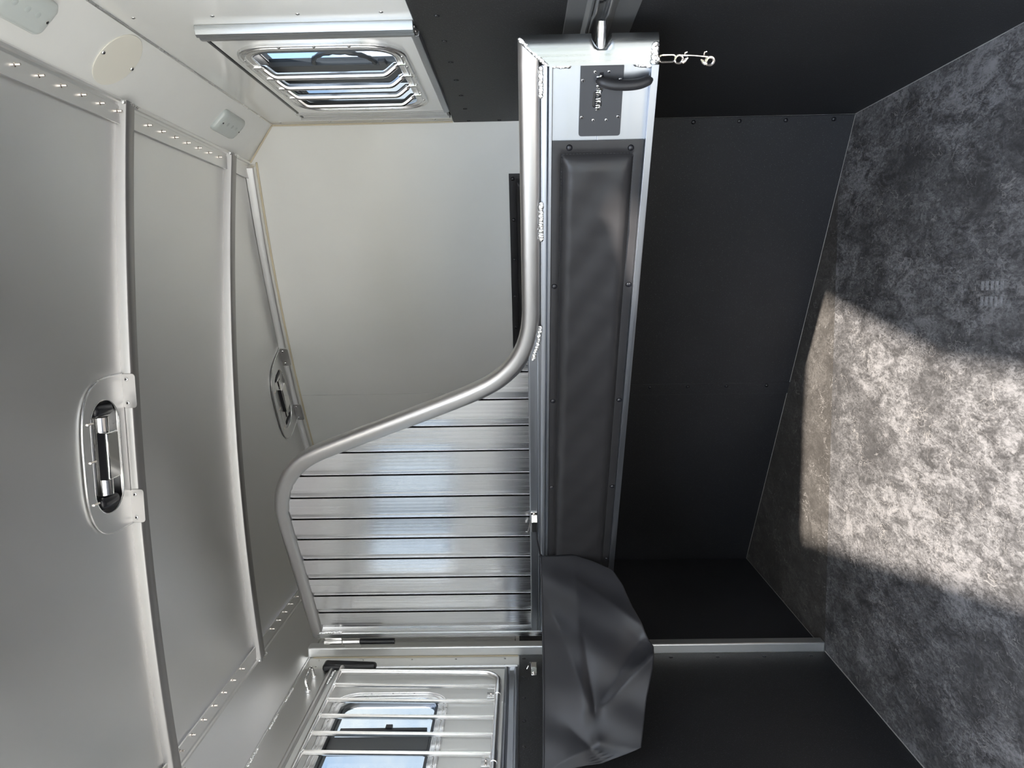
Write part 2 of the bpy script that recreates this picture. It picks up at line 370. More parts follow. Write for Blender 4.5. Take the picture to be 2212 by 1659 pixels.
wdomes('screw', CHROME, WLF, [(XL+0.002, y, z) for y in (2.836, 2.784) for z in (1.96, 1.79, 1.60, 1.43, 1.24)], (1, 0, 0), 0.005, 0.002, socket=True)
bm = bmesh.new(); bx(bm, XL, XL+0.002, 2.77, 2.858, 1.187, 1.998); wchild(finish(bm, 'trim_strip', paint('white_strip', (0.74, 0.735, 0.69), 0.25, 0.5), None), WLF)
bm = bmesh.new(); tube(bm, [(XL+0.003, 2.8575, 1.19), (XL+0.0035, 2.8572, 1.5), (XL+0.003, 2.8575, 1.99)], 0.0032, 8); wchild(finish(bm, 'caulk_bead', CAULK, None), WLF)
bm = bmesh.new(); bx(bm, XL, XL+0.003, 1.90, 2.768, 1.905, 2.0); wchild(finish(bm, 'header_plate', ALU_ROOF, None, 0.001), WLF)
for y0 in (2.45, 2.25, 2.62):
    o = weld('weld_bead', None, (XL+0.004, y0, 2.0), (XL+0.004, y0-0.085, 2.0), 0.005, 0.004, 14, (1, 0, -0.3)); wchild(o, WLF)
# rails of the next stall's window, glimpsed through the hinge gap
bm = bmesh.new(); bx(bm, XL, XL+0.012, 2.96, 3.02, 1.20, 1.99); bx(bm, XL, XL+0.016, 3.05, 3.075, 1.20, 1.93); wchild(finish(bm, 'window_rail', ALU_Z, None, 0.003), WLF)

# ------------------------------------------------------------------ front wall (slanted)
WF = tag(empty('wall_front', FP.copy()), 'slanted front wall, white above black rubber kick lining', 'wall', kind='structure')
def fplate(name, m, s0, s1, z0, z1, d0, d1, bev=0.0015):
    bm = bmesh.new(); plate(bm, [(s0, z0), (s1, z0), (s1, z1), (s0, z1)], [], d0, d1, lambda u, v, d: front(u, d, v))
    return wchild(finish(bm, name, m, None, bev), WF)
fplate('wall_panel', WHITE, -0.05, 1.1915, -0.1, 2.22, -0.03, 0.0, 0.0008)
fplate('wall_panel', WHITE, 1.1930, LEN+0.05, -0.1, 2.22, -0.03, 0.0, 0.0008)
fplate('rubber_lining', RUBBER_F, 0.007, 1.192, -0.012, 1.02, 0.0, 0.006)
fplate('rubber_lining', RUBBER_F, 1.1925, LEN-0.002, -0.012, 1.02, 0.0, 0.005)
fplate('rubber_lining', RUBBER_F, 1.155, 1.215, -0.012, 1.02, 0.006, 0.0085, 0.001)
wdomes('rubber_rivet', BLACK, WF, [front(0.022, 0.006, z) for z in (0.07, 0.234, 0.393, 0.551, 0.71)] + [front(1.172, 0.0085, z) for z in (0.097, 0.271, 0.438, 0.602, 0.77)], -FN, 0.008, 0.005)
# caulk along the right corner and ceiling
bm = bmesh.new(); tube(bm, [front(0.004, 0.003, 1.38), front(0.004, 0.003, 2.005)], 0.003, 6); tube(bm, [front(0.004, 0.003, 2.008), front(0.134, 0.003, 2.112)], 0.003, 6)
tube(bm, [front(0.134 + (LEN-0.27)*i/16, 0.002, ceil_z(0.485-1.76*i/16) - 0.032) for i in range(17)], 0.0035, 6)
wchild(finish(bm, 'caulk_bead', CAULK, None), WF)

# ------------------------------------------------------------------ ceiling: sheets, bows
CE = tag(empty('ceiling', (-0.4, 2.0, 2.12)), 'satin aluminium roof lining with cross bows', 'ceiling', kind='structure')
G1 = (-0.3725, 1.915)                      # centre of first oval plate along the bow
def sheet(y0, y1f, hole=None):
    bm = bmesh.new(); xs = [0.46 - 1.72*i/40 for i in range(41)]
    ys = [y0, None]
    if hole: xs = sorted(set(xs + [hole[0], hole[1]]), reverse=True)
    grid = []
    for x in xs:
        y1 = y1f(x); yy = [y0] + ([hole[2], hole[3]] if hole else [y0+(y1-y0)/3, y0+(y1-y0)*2/3]) + [y1]
        grid.append([(bm.verts.new((x, y, ceil_z(x))), bm.verts.new((x, y, ceil_z(x)+0.003))) for y in yy])
    for i in range(len(xs)-1):
        for j in range(3):
            if hole and j == 1 and hole[0] - 1e-6 <= xs[i+1] and xs[i] <= hole[1] + 1e-6: continue
            for l in (0, 1):
                bm.faces.new((grid[i][j][l], grid[i][j+1][l], grid[i+1][j+1][l], grid[i+1][j][l]))
    return wchild(finish(bm, 'roof_sheet', ALU_ROOF, None, angle=60), CE)
sheet(Y0, lambda x: 1.935, (-0.515, -0.225, 1.748, 1.886))
sheet(1.936, lambda x: 2.655)
front_y = lambda x, d=0.0: 2.744 + (0.6 - x)*math.tan(SL) - d/math.cos(SL)
sheet(2.656, lambda x: front_y(x, 0.0))
bm = bmesh.new(); bx(bm, XL-.06, XR+.06, Y0, 4.05, 2.26, 2.29); wchild(finish(bm, 'roof_skin', ALU, None, smooth=False), CE)
def bow(y0, y1):
    bm = bmesh.new(); n = 40; rows = []
    for i in range(n+1):
        x = 0.483 - 1.766*i/n; z = ceil_z(x)
        prof = [(y0, z), (y0, z-0.022), (y0+0.003, z-0.025), (y1-0.003, z-0.025), (y1, z-0.022), (y1, z)]
        rows.append([bm.verts.new((x, y, q)) for y, q in prof])
    for i in range(n):
        for k in range(5): bm.faces.new((rows[i][k], rows[i][k+1], rows[i+1][k+1], rows[i+1][k]))
    bm.faces.new(rows[0]); bm.faces.new(rows[-1][::-1])
    return wchild(finish(bm, 'roof_bow', BOWM, None, angle=50), CE)
bow(1.915, 1.958); bow(2.600, 2.643); bow(1.20, 1.243); bow(Y0, 0.45)
bm = bmesh.new(); rows = []
for i in range(33):
    s = 0.14 + (LEN-0.28)*i/32; x = front(s, 0, 0).x; z = ceil_z(x)
    rows.append([bm.verts.new(front(s, d, q)) for d, q in ((0.001, z-0.03), (0.037, z-0.03), (0.04, z-0.027), (0.04, z), (0.001, z))])
for i in range(32):
    for k in range(5): bm.faces.new((rows[i][k], rows[i][(k+1) % 5], rows[i+1][(k+1) % 5], rows[i+1][k]))
bm.faces.new(rows[0]); bm.faces.new(rows[-1][::-1])
wchild(finish(bm, 'roof_bow', ALU_ROOF, None, angle=50), CE)
for (x, y, sgn) in ((0.478, 1.918, 1), (0.478, 2.603, 1), (-1.278, 1.918, -1), (-1.278, 2.603, -1)):
    wchild(weld('weld_bead', None, (x, y-0.004, ceil_z(x)-0.02), (x, y+0.05, ceil_z(x)-0.024), 0.006, 0.006, 9, (-sgn*.5, -.2, -1)), CE)

# ------------------------------------------------------------------ coves with their screw-studded rails
def cove(name, sgn, x0, label):
    """x0 wall face; sgn +1 right side, -1 left side"""
    root = tag(empty(name, (x0, 2.0, 2.06)), label, 'trim', kind='structure')
    yend = lambda x: front_y(x, 0.0)
    bm = bmesh.new()
    pr = [(x0, 2.006), (x0 - sgn*0.115, 2.118)]
    a = [bm.verts.new((x, y, z)) for x, z in pr for y in (Y0, yend(x)-0.001)]
    c = [bm.verts.new((x + sgn*0.004, y, z + 0.004)) for x, z in pr for y in (Y0, yend(x)-0.001)]
    for q in ((a[0], a[1], a[3], a[2]), (c[0], c[2], c[3], c[1]), (a[0], a[2], c[2], c[0]), (a[1], c[1], c[3], a[3])): bm.faces.new(q)
    o = wchild(finish(bm, 'cove_panel', WHITE_GLOSS if sgn > 0 else ALU_ROOF, None, smooth=False), root)
    # rail: bead, step and flange
    bm = bmesh.new(); xr = x0 - sgn*0.115
    prof = [(0.004, 0.0), (0.004, -0.004), (0.0, -0.007), (-0.006, -0.006), (-0.008, -0.001), (-0.014, 0.001), (-0.016, -0.0005), (-0.058, -0.0005), (-0.058, 0.004), (0.0, 0.006)]
    extrude_profile(bm, prof, (xr, Y0, 2.118), (xr, yend(xr - sgn*0.058)-0.002 if sgn > 0 else yend(xr)-0.03, 2.118), (sgn, 0, 0), (0, 0, 1))
    wchild(finish(bm, 'rail', ALU_ROOF, None, angle=30), root)
    # wall-side bead
    bm = bmesh.new(); tube(bm, [(x0 - sgn*0.002, Y0, 2.006), (x0 - sgn*0.002, yend(x0)-0.004, 2.006)], 0.0035, 6); wchild(finish(bm, 'wall_bead', ALU, None), root)
    return root
TR = cove('trim_1', 1, XR, 'white cove panel between right wall and ceiling with studded rail')
TL = cove('trim_2', -1, XL, 'bare aluminium cove between left wall and ceiling with studded rail')
def studs(parent, pts):
    bm = bmesh.new(); cyl(bm, (0, 0, 0), (0, 0, -0.011), 0.0027, 8); dome(bm, (0, 0, 0), (0, 0, -1), 0.0055, 0.0015, 8, 2)
    o = finish(bm, 'screw_tip', NICKEL, None); me = o.data; bpy.data.objects.remove(o)
    for p in pts:
        o = bpy.data.objects.new('screw_tip', me); COL.objects.link(o); o.parent = parent; o.location = Vector(p) - parent.location
studs(TR, [(0.456, 1.529 + 0.0755*i, 2.1175) for i in range(-1, 6)] + [(0.455, 2.06 + 0.0784*i, 2.1175) for i in range(7)])
studs(TL, [(-1.240, 3.09 - 0.0785*i, 2.1175) for i in range(5)] + [(-1.238, 2.46 - 0.0785*i, 2.1175) for i in range(7)])
# left post the divider hangs on
P = tag(empty('trim_3', (-1.38, 2.88, 0)), 'upright square aluminium post on the left wall that carries the divider', 'post', kind='structure')
bm = bmesh.new(); bx(bm, XL+0.0005, -1.358, 2.860, 2.908, 0.0, 2.012)
wchild(finish(bm, 'post_tube', POSTM, None, 0.006, segs=3), P)

# ------------------------------------------------------------------ rear end of the trailer (behind the photographer): open, with added light blockers beyond
B = tag(empty('wall_back', (-0.4, Y0, 2.1)), 'open rear frame of the trailer behind the camera', 'wall', kind='structure')
bm = bmesh.new(); bx(bm, XL-.06, XR+.06, Y0-0.02, Y0+0.03, 2.148, 2.29); wchild(finish(bm, 'header', ALU, None, smooth=False), B)
BLK = tag(empty('sun_blocker_left', (-0.285, -2.2, -0.5)), 'tall grey block added out of view behind the trailer to cut the sun patch on its left', 'sun_blocker_left', kind='structure')  # unseen block added to cast the left edge of the floor's sun patch
bm = bmesh.new(); bx(bm, -0.58, 0.085, -2.5, -2.2, -0.5, 4.6); wchild(finish(bm, 'shaft', paint('blocker_concrete', (0.42, 0.41, 0.39), 0.8, 0.0), None, 0.01), BLK)
bm = bmesh.new(); bx(bm, -0.62, 0.06, -2.54, -2.21, -0.5, -0.3); wchild(finish(bm, 'plinth', paint('blocker_concrete_base', (0.36, 0.35, 0.33), 0.8, 0.0), None, 0.01), BLK)
D2 = tag(empty('sun_blocker_right', (1.1, -2.3, -0.5)), 'tall grey slab added out of view behind the trailer, outlined to shape the sun patch on its right', 'sun_blocker', kind='structure')
bm = bmesh.new(); plate(bm, [(0.618, -0.5), (0.618, 2.94), (0.66, 3.20), (0.746, 3.38), (1.014, 3.90), (1.30, 4.45), (1.75, 4.45), (1.75, -0.5)], [], -2.6, -2.0, lambda u, v, d: Vector((u, d, v))); wchild(finish(bm, 'blocker_slab', paint('blocker_grey', (0.44, 0.43, 0.41), 0.8, 0.0), None), D2)  # added slab, its outline drawn to cast the sun patch's right edge
SKYBLK, t, b = mat('sky_blocker_leaves'); ln(t, mixc(t, noise(t, tex(t), 2.5, 6, 0.7), (0.07, 0.09, 0.05), (0.20, 0.23, 0.13)), b.inputs['Base Color']); b.inputs['Roughness'].default_value = 0.8
HD = tag(empty('sky_blocker', (0, -14, -0.5)), 'tall leafy screen added out of view to dim the low sky in reflections', 'sky_blocker', kind='structure')  # added unseen, hides low sky from the divider metal's reflections
bm = bmesh.new(); rnd = random.Random(3); gx_ = 48; gz_ = 10; rows = []
for i in range(gx_+1):
    row = []
    for j in range(gz_+1):
        row.append(bm.verts.new((-20 + 40*i/gx_ + rnd.uniform(-.2, .2), -13 - 0.6*math.sin(PI*j/gz_) + rnd.uniform(-.35, .35) - (1.2 if j == gz_ else 0), -0.5 + 5.2*j/gz_ + rnd.uniform(-.2, .2)*(j > 0))))
    row.append(bm.verts.new((-20 + 40*i/gx_, -16, 4.4))); row.append(bm.verts.new((-20 + 40*i/gx_, -16, -0.5))); rows.append(row)
for a, c in zip(rows, rows[1:]):
    for j in range(len(a)-1): bm.faces.new((a[j], c[j], c[j+1], a[j+1]))
wchild(finish(bm, 'blocker_foliage', SKYBLK, None), HD)

# ------------------------------------------------------------------ windows
def ring(bm, outer, inner, d0, d1): plate(bm, outer, [inner], d0, d1, xw)
def lip(bm, y0, y1, z0, z1, r, x, tr):     # raised round lip following a rounded rectangle
    tube(bm, [(x, u, v) for u, v in rrect(y0, y1, z0, z1, r, 8)], tr, 8, closed=True)
# right window: white drop-down panel in an aluminium frame
W1 = tag(empty('window_1', (XR, 2.25, 1.63)), 'barred window in the right wall in an aluminium framed white panel', 'window', kind='structure')
def w1(o): return wchild(o, W1)
bm = bmesh.new(); plate(bm, [(1.817, 1.390), (2.56, 1.390), (2.56, 1.858), (1.817, 1.858)], [rrect(1.900, 2.468, 1.445, 1.815, 0.085)], XR-0.009, XR-0.001, xw); w1(finish(bm, 'window_panel', WHITE_GLOSS, None, 0.001))
bm = bmesh.new()
extrude_profile(bm, [(-0.027, 0), (-0.027, 0.009), (-0.022, 0.019), (-0.014, 0.0235), (-0.007, 0.020), (-0.003, 0.0185), (0.004, 0.0225), (0.014, 0.0225), (0.023, 0.017), (0.027, 0.006), (0.027, 0)], (XR, 1.789, 1.380), (XR, 1.789, 1.862), (0, 1, 0), (-1, 0, 0))
w1(finish(bm, 'near_rail', ALU_C, None, 0.001, angle=28))
w1(weld('weld_bead', None, (XR-0.012, 1.768, 1.378), (XR-0.012, 1.812, 1.378), 0.005, 0.004, 10, (-.3, 0, -1)))
bm = bmesh.new()
extrude_profile(bm, [(-0.056, 0), (-0.054, 0.010), (-0.036, 0.013), (-0.020, 0.008), (0.004, 0.009), (0.018, 0.015), (0.046, 0.013), (0.053, 0)], (XR, 2.606, 1.383), (XR, 2.606, 1.872), (0, 1, 0), (-1, 0, 0))
w1(finish(bm, 'far_rail', ALU_Z, None, 0.001, angle=28))
bm = bmesh.new(); extrude_profile(bm, [(0, 0), (0.016, 0), (0.018, 0.004), (0.016, 0.018), (0.0, 0.020)], (XR, 1.817, 1.392), (XR, 2.550, 1.392), (-1, 0, 0), (0, 0, -1)); w1(finish(bm, 'bottom_rail', ALU_X, None, 0.001))
bm = bmesh.new(); bx(bm, XR-0.010, XR+0.001, 1.817, 2.650, 1.859, 1.867); w1(finish(bm, 'top_seal', BLACK, None, 0.001))
bm = bmesh.new(); bx(bm, XR-0.012, XR-0.0005, 1.817, 2.65, 1.379, 1.3865); w1(finish(bm, 'bottom_seal', BLACK, None, 0.001))
def window_frame(name, side, x, y0, y1, z0, z1, r, wrap):
    """aluminium clamp ring with two lips; side -1 = faces -x"""
    bm = bmesh.new(); ring(bm, rrect(y0, y1, z0, z1, r, 8), rrect(y0+0.036, y1-0.036, z0+0.03, z1-0.03, r*0.72, 8), x, x + side*0.006)
    lip(bm, y0+0.004, y1-0.004, z0+0.004, z1-0.004, r*0.95, x + side*0.005, 0.004); lip(bm, y0+0.018, y1-0.018, z0+0.016, z1-0.016, r*0.85, x + side*0.006, 0.003)
    lip(bm, y0+0.036, y1-0.036, z0+0.03, z1-0.03, r*0.72, x + side*0.004, 0.003)
    f = wrap(finish(bm, name, CHROME if False else ALU, None, angle=50))
    return f
f1 = window_frame('window_frame', -1, XR-0.009, 1.868, 2.500, 1.424, 1.836, 0.10, w1)
def frame_screws(root, x, side, y0, y1, z0, z1):
    ys = [y0+0.09+(y1-y0-0.18)*i/5 for i in range(6)]; zs = [z0+0.11+(z1-z0-0.22)*i/2 for i in range(3)]
    wdomes('screw', CHROME, root, [(x, y, z) for y in ys for z in (z0, z1)] + [(x, y, z) for y in (y0, y1) for z in zs], (side, 0, 0), 0.0045, 0.0025, socket=True)
frame_screws(W1, XR-0.015, -1, 1.882, 2.486, 1.437, 1.823)
# deep dark frame, glass, stile, slider
bm = bmesh.new(); ring(bm, rrect(1.946, 2.640, 1.440, 1.850, 0.078, 8), rrect(1.972, 2.580, 1.462, 1.822, 0.06, 8), XR, XR+0.030); ring(bm, rrect(1.93, 2.70, 1.428, 1.86, 0.085, 8), rrect(1.985, 2.64, 1.468, 1.820, 0.075, 8), XR+0.030, XR+0.05); w1(finish(bm, 'sash_frame', GREYPLASTIC, None, 0.001))
bm = bmesh.new(); bx(bm, XR+0.036, XR+0.038, 2.19, 2.635, 1.465, 1.825); w1(finish(bm, 'pane', GLASS, None, smooth=False))
bm = bmesh.new(); bx(bm, XR+0.026, XR+0.027, 1.98, 2.16, 1.476, 1.812); w1(finish(bm, 'insect_screen', SCREEN, None, smooth=False))
bm = bmesh.new(); bx(bm, XR+0.014, XR+0.036, 2.132, 2.20, 1.472, 1.816); bx(bm, XR+0.030, XR+0.040, 2.20, 2.375, 1.468, 1.820); w1(finish(bm, 'stile', GREYPLASTIC, None, 0.002))
bm = bmesh.new(); hp = []
for i in range(25):
    a = PI*i/24; hp.append((XR+0.020, 2.130 - 0.090*math.sin(a), 1.613 - 0.080*math.cos(a)))
tube(bm, hp, [0.006 + 0.0012*math.cos(i*2.2) for i in range(25)], 8); w1(finish(bm, 'sash_handle', GREYPLASTIC, None))
bm = bmesh.new(); bx(bm, XR+0.012, XR+0.024, 2.104, 2.134, 1.500, 1.520); w1(finish(bm, 'sash_stop', GREYPLASTIC, None, 0.003))
for k in range(4):
    y = 2.026 + 0.1008*k; zt, zb = 1.817, 1.438; X0, X1 = XR-0.016, XR-0.040; pts = []
    def ss(f): return f*f*(3-2*f)
    for i in range(9): pts.append((X0 + (X1-X0)*ss(i/8), y + 0.002*ss(i/8), zt - 0.012 - 0.045*i/8))
    pts = [(X0, y, zt+0.004)] + pts
    lo = [(X0 + (X1-X0)*ss(1-i/8), y + 0.002*ss(1-i/8), zb + 0.057 - 0.045*i/8) for i in range(9)] + [(X0, y, zb-0.002)]
    w1(tubeo('window_bar', BAR, None, pts + lo, [0.0045, 0.005, 0.0055] + [0.0092]*(len(pts)+len(lo)-6) + [0.0055, 0.005, 0.0045], 10))

# left window: drop-down panel seen behind its grille
W2 = tag(empty('window_2', (XL, 2.3, 1.6)), 'drop-down window panel in the left wall behind a tube grille', 'window', kind='structure')
def w2(o): return wchild(o, W2)
bm = bmesh.new(); plate(bm, [(1.90, 1.238), (2.742, 1.238), (2.742, 1.886), (1.90, 1.886)], [rrect(1.975, 2.540, 1.445, 1.805, 0.085)], XL+0.001, XL+0.009, xw); w2(finish(bm, 'window_panel', WHITE_GLOSS, None, 0.001))
f2 = window_frame('window_frame', 1, XL+0.009, 1.945, 2.568, 1.426, 1.825, 0.09, w2)
frame_screws(W2, XL+0.0155, 1, 1.960, 2.553, 1.441, 1.811)
bm = bmesh.new(); ring(bm, rrect(1.99, 2.565, 1.452, 1.808, 0.07, 8), rrect(2.008, 2.545, 1.468, 1.794, 0.055, 8), XL-0.012, XL+0.004); ring(bm, rrect(1.975, 2.58, 1.44, 1.82, 0.07, 8), rrect(2.02, 2.555, 1.474, 1.790, 0.05, 8), XL-0.034, XL-0.012); w2(finish(bm, 'sash_frame', GREYPLASTIC, None, 0.001))
bm = bmesh.new(); bx(bm, XL-0.032, XL-0.030, 2.01, 2.54, 1.470, 1.792); w2(finish(bm, 'pane', GLASS, None, smooth=False))
bm = bmesh.new(); bx(bm, XL-0.024, XL-0.006, 2.362, 2.378, 1.485, 1.770); bx(bm, XL-0.024, XL-0.002, 2.372, 2.392, 1.60, 1.622); w2(finish(bm, 'sash_handle', BLACK, None, 0.001))
bm = bmesh.new(); bx(bm, XL-0.028, XL-0.008, 2.255, 2.330, 1.470, 1.792); w2(finish(bm, 'stile', GREYPLASTIC, None, 0.002))
bm = bmesh.new()
extrude_profile(bm, [(0, 0), (0.010, 0.0), (0.013, 0.006), (0.013, 0.012), (0.006, 0.016), (0.006, 0.034), (0.012, 0.038), (0.014, 0.044), (0.010, 0.052), (0, 0.052)], (XL+0.001, 1.85, 1.186), (XL+0.001, 2.762, 1.186), (1, 0, 0), (0, 0, 1)); w2(finish(bm, 'bottom_rail', ALU_X, None, 0.001, angle=28))
bm = bmesh.new(); extrude_profile(bm, [(0, 0), (0.014, 0.0), (0.016, 0.004), (0.014, 0.014), (0.006, 0.020), (0, 0.020)], (XL+0.001, 2.748, 1.19), (XL+0.001, 2.748, 1.90), (1, 0, 0), (0, 1, 0)); w2(finish(bm, 'side_rail', ALU_Z, None, 0.001))
w2(tubeo('hinge_tube', TUBE, None, [(XL+0.012, 1.85, 1.893), (XL+0.012, 2.742, 1.888)], 0.010, 10))
for y in (2.50, 2.46): pass
w2(weld('weld_bead', None, (XL+0.018, 2.72, 1.872), (XL+0.012, 2.64, 1.88), 0.006, 0.005, 12, (1, 0, 0)))
bm = bmesh.new(); bx(bm, XL+0.002, XL+0.03, 2.738, 2.756, 1.722, 1.925)
for v in bm.verts:
    if v.co.y > 2.75: v.co.y = 2.795 if v.co.z > 1.8 else 2.775
o = w2(finish(bm, 'rubber_bumper', BLACK, None, 0.012, segs=4)); o['label'] = 'black rubber bumper'

# ------------------------------------------------------------------ window grille (tube frame with upright bars) hanging in front of the left window
GR = tag(empty('window_grille', (-1.362, 2.32, 1.26)), 'aluminium tube grille of upright bars in front of the left window', 'window grille')
def g_(o): return wchild(o, GR)
def gx(z): return -1.360 - 0.012*(1.84 - z)/0.58
top_z, bot_z = 1.840, 1.258
pts = [(gx(top_z), 1.83, top_z+0.004), (gx(top_z), 2.66, top_z), ]
pts = [(gx(1.83)+.0, 2.672, 1.838)] + [(gx(z), 2.672, z) for z in (1.7, 1.5, 1.33)]
for i in range(1, 9):
    a = PI/2*i/8; pts.append((gx(1.28), 2.672 - 0.060*(1-math.cos(a)), 1.318 - 0.060*math.sin(a)))
pts += [(gx(1.258), 2.4, bot_z), (gx(1.258), 1.83, bot_z)]
g_(tubeo('frame_tube', BAR, None, pts, 0.0108, 12))
g_(tubeo('top_tube', BAR, None, [(gx(1.84), 1.83, 1.842), (gx(1.84), 2.705, 1.838)], 0.0085, 12))
for k, y in enumerate((2.572, 2.472, 2.372, 2.272, 2.170, 2.07, 1.97)):
    o = g_(tubeo('grille_bar', BAR, None, [(gx(1.838), y, 1.838), (gx(1.55), y, 1.55), (gx(1.26), y, bot_z+0.002)], 0.0082, 10))
    for z in (1.836, 1.262):
        o2 = weld('weld_bead', None, (gx(z)+0.006, y-0.004, z), (gx(z)+0.006, y+0.004, z-0.002), 0.005, 0.004, 4, (1, 0, 0)); g_(o2)
for y in (2.545, 2.155):
    bm = bmesh.new(); bx(bm, XL+0.010, XL+0.013, y-0.02, y+0.02, 1.268, 1.296); bx(bm, XL+0.010, gx(1.26), y-0.018, y+0.018, 1.262, 1.268)
    br = g_(finish(bm, 'grille_bracket', ALU, None, 0.001))
    bm = bmesh.new(); tube(bm, [(gx(1.258), y-0.03, bot_z), (gx(1.258), y+0.03, bot_z)], 0.0125, 12); g_(finish(bm, 'clamp_sleeve', ALU, None))
    for yy in (y-0.010, y+0.010): domes('screw', NICKEL, GR, [Vector((XL+0.013, yy, 1.282)) - GR.location], (1, 0, 0), 0.005, 0.003, socket=True)

# ------------------------------------------------------------------ STALL DIVIDER  (local x = along the divider from its hinge, local y = away from the rear, z up)
DV = tag(empty('stall_divider', (-1.37, 2.86, 0.0), math.radians(-31.0)), 'swinging aluminium stall divider with ribbed head panel and black padded lower rail', 'stall divider')
TP = [(2.205, 1.126), (1.9, 1.126), (1.6, 1.126), (1.535, 1.1265), (1.475, 1.133), (1.415, 1.151), (1.362, 1.182), (1.312, 1.232), (1.272, 1.298), (1.228, 1.39), (1.178, 1.50), (1.128, 1.612), (1.080, 1.718), (1.045, 1.790), (1.008, 1.843), (0.955, 1.889), (0.89, 1.922), (0.82, 1.940), (0.75, 1.945), (0.5, 1.945), (0.118, 1.945)]
def smooth_path(P, n=4):
    P = [Vector((x, 0, z)) for x, z in P]; out_ = []
    for i in range(len(P)-1):
        p0, p1, p2, p3 = P[max(i-1, 0)], P[i], P[i+1], P[min(i+2, len(P)-1)]
        for k in range(n):
            f = k/n; out_.append(0.5*((2*p1) + (p2-p0)*f + (2*p0-5*p1+4*p2-p3)*f*f + (-p0+3*p1-3*p2+p3)*f**3))
    return out_ + [P[-1]]
def rr_sweep(bm, pts, hw, hd, r, wrinkle=None):
    """rounded-rectangle tube in the divider plane: hw half width in plane, hd half depth"""
    n = len(pts); prof = rrect(-hw, hw, -hd, hd, r, 4); rows = []
    for i, p in enumerate(pts):
        d = (pts[min(i+1, n-1)] - pts[max(i-1, 0)]).normalized(); nn = Vector((-d.z, 0, d.x))
        w = wrinkle(i/(n-1), p) if wrinkle else 0.0
        rows.append([bm.verts.new(p + nn*u*(1.0) + Vector((0, v, 0)) - (nn*w if u > hw*0.4 and v < 0 else Vector())) for u, v in prof])
    m = len(prof)
    for i in range(n-1):
        for k in range(m): bm.faces.new((rows[i][k], rows[i][(k+1) % m], rows[i+1][(k+1) % m], rows[i+1][k]))
    bm.faces.new(rows[0]); bm.faces.new(rows[-1][::-1])
path = smooth_path(TP, 5)
bm = bmesh.new(); rr_sweep(bm, path, 0.0255, 0.022, 0.0165)
for v in bm.verts:      # mitre against the end cap
    if v.co.x > 2.1: v.co.x += (v.co.z - 1.126)*0.9
# bend wrinkles on the inside of the tight upper corner
for v in bm.verts:
    s, z = v.co.x, v.co.z
    if 0.78 < s < 1.03 and v.co.y < -0.01:
        dcx, dcz = s - 0.83, z - 1.79
        rr = math.hypot(dcx, dcz)
        if rr < 0.140: v.co.y += 0.0025*math.sin(math.atan2(dcz, dcx)*26)
finish(bm, 'top_tube', TUBE, DV, angle=60)
# bullnose end cap with a notch over the latch pin
bm = bmesh.new(); prof = [(2.176, 0.022), (2.176, -0.022), (2.206, -0.022), (2.216, -0.0205), (2.225, -0.016), (2.231, -0.009), (2.235, 0.0), (2.231, 0.012), (2.22, 0.022)]
nz_ = 48; rows = []
for i in range(nz_+1):
    z = 0.853 + 0.297*i/nz_; row = []
    for x, y in prof:
        zz = z; xx = x
        if z > 1.0: xx = x
        dz_ = abs(z - 0.974)
        if dz_ < 0.017 and x > 2.21: xx = x - 0.026*math.sqrt(max(0, 1 - (dz_/0.017)**2))*(x - 2.20)/0.035
        row.append(bm.verts.new((xx, y, zz)))
    rows.append(row)
for i in range(nz_):
    for k in range(len(prof)): bm.faces.new((rows[i][k], rows[i][(k+1) % len(prof)], rows[i+1][(k+1) % len(prof)], rows[i+1][k]))
bm.faces.new(rows[0]); bm.faces.new(rows[-1][::-1])
for v in bm.verts:       # mitre with the top tube
    lim = 1.088 + (v.co.x - 2.176)*1.06
    if v.co.z > lim: v.co.z = lim
bmesh.ops.remove_doubles(bm, verts=bm.verts, dist=1e-6)
finish(bm, 'end_cap', ALU_C, DV, angle=40)
# extruded face panel
bm = bmesh.new()
prof = [(0.851, -0.034), (0.851, 0.012), (1.102, 0.012), (1.102, -0.019), (1.097, -0.021), (1.0885, -0.021), (1.0865, -0.015), (1.0845, -0.021), (1.0775, -0.021), (1.0765, -0.012), (0.975, -0.0125), (0.9745, -0.0115), (0.974, -0.0125), (0.8665, -0.012), (0.8665, -0.034)]
extrude_profile(bm, prof, (0.132, 0, 0), (2.178, 0, 0), (0, 0, 1), (0, 1, 0))
finish(bm, 'face_panel', ALU_X, DV, 0.0006, angle=28)
# rail under the head panel
bm = bmesh.new()
extrude_profile(bm, [(1.100, -0.019), (1.100, 0.02), (1.137, 0.02), (1.137, -0.016), (1.134, -0.019), (1.112, -0.019), (1.111, -0.017), (1.109, -0.019)], (0.134, 0, 0), (1.500, 0, 0), (0, 0, 1), (0, 1, 0))
finish(bm, 'head_rail', ALU_X, DV, 0.0006, angle=28)
# left upright
bm = bmesh.new(); extrude_profile(bm, [(0.112, 0.02), (0.112, -0.019), (0.116, -0.022), (0.141, -0.022), (0.145, -0.019), (0.158, -0.017), (0.171, -0.008), (0.171, 0.02)], (0, 0, 0.855), (0, 0, 1.945), (1, 0, 0), (0, 1, 0))
finish(bm, 'hinge_upright', ALU_Z, DV, 0.0006, angle=28)
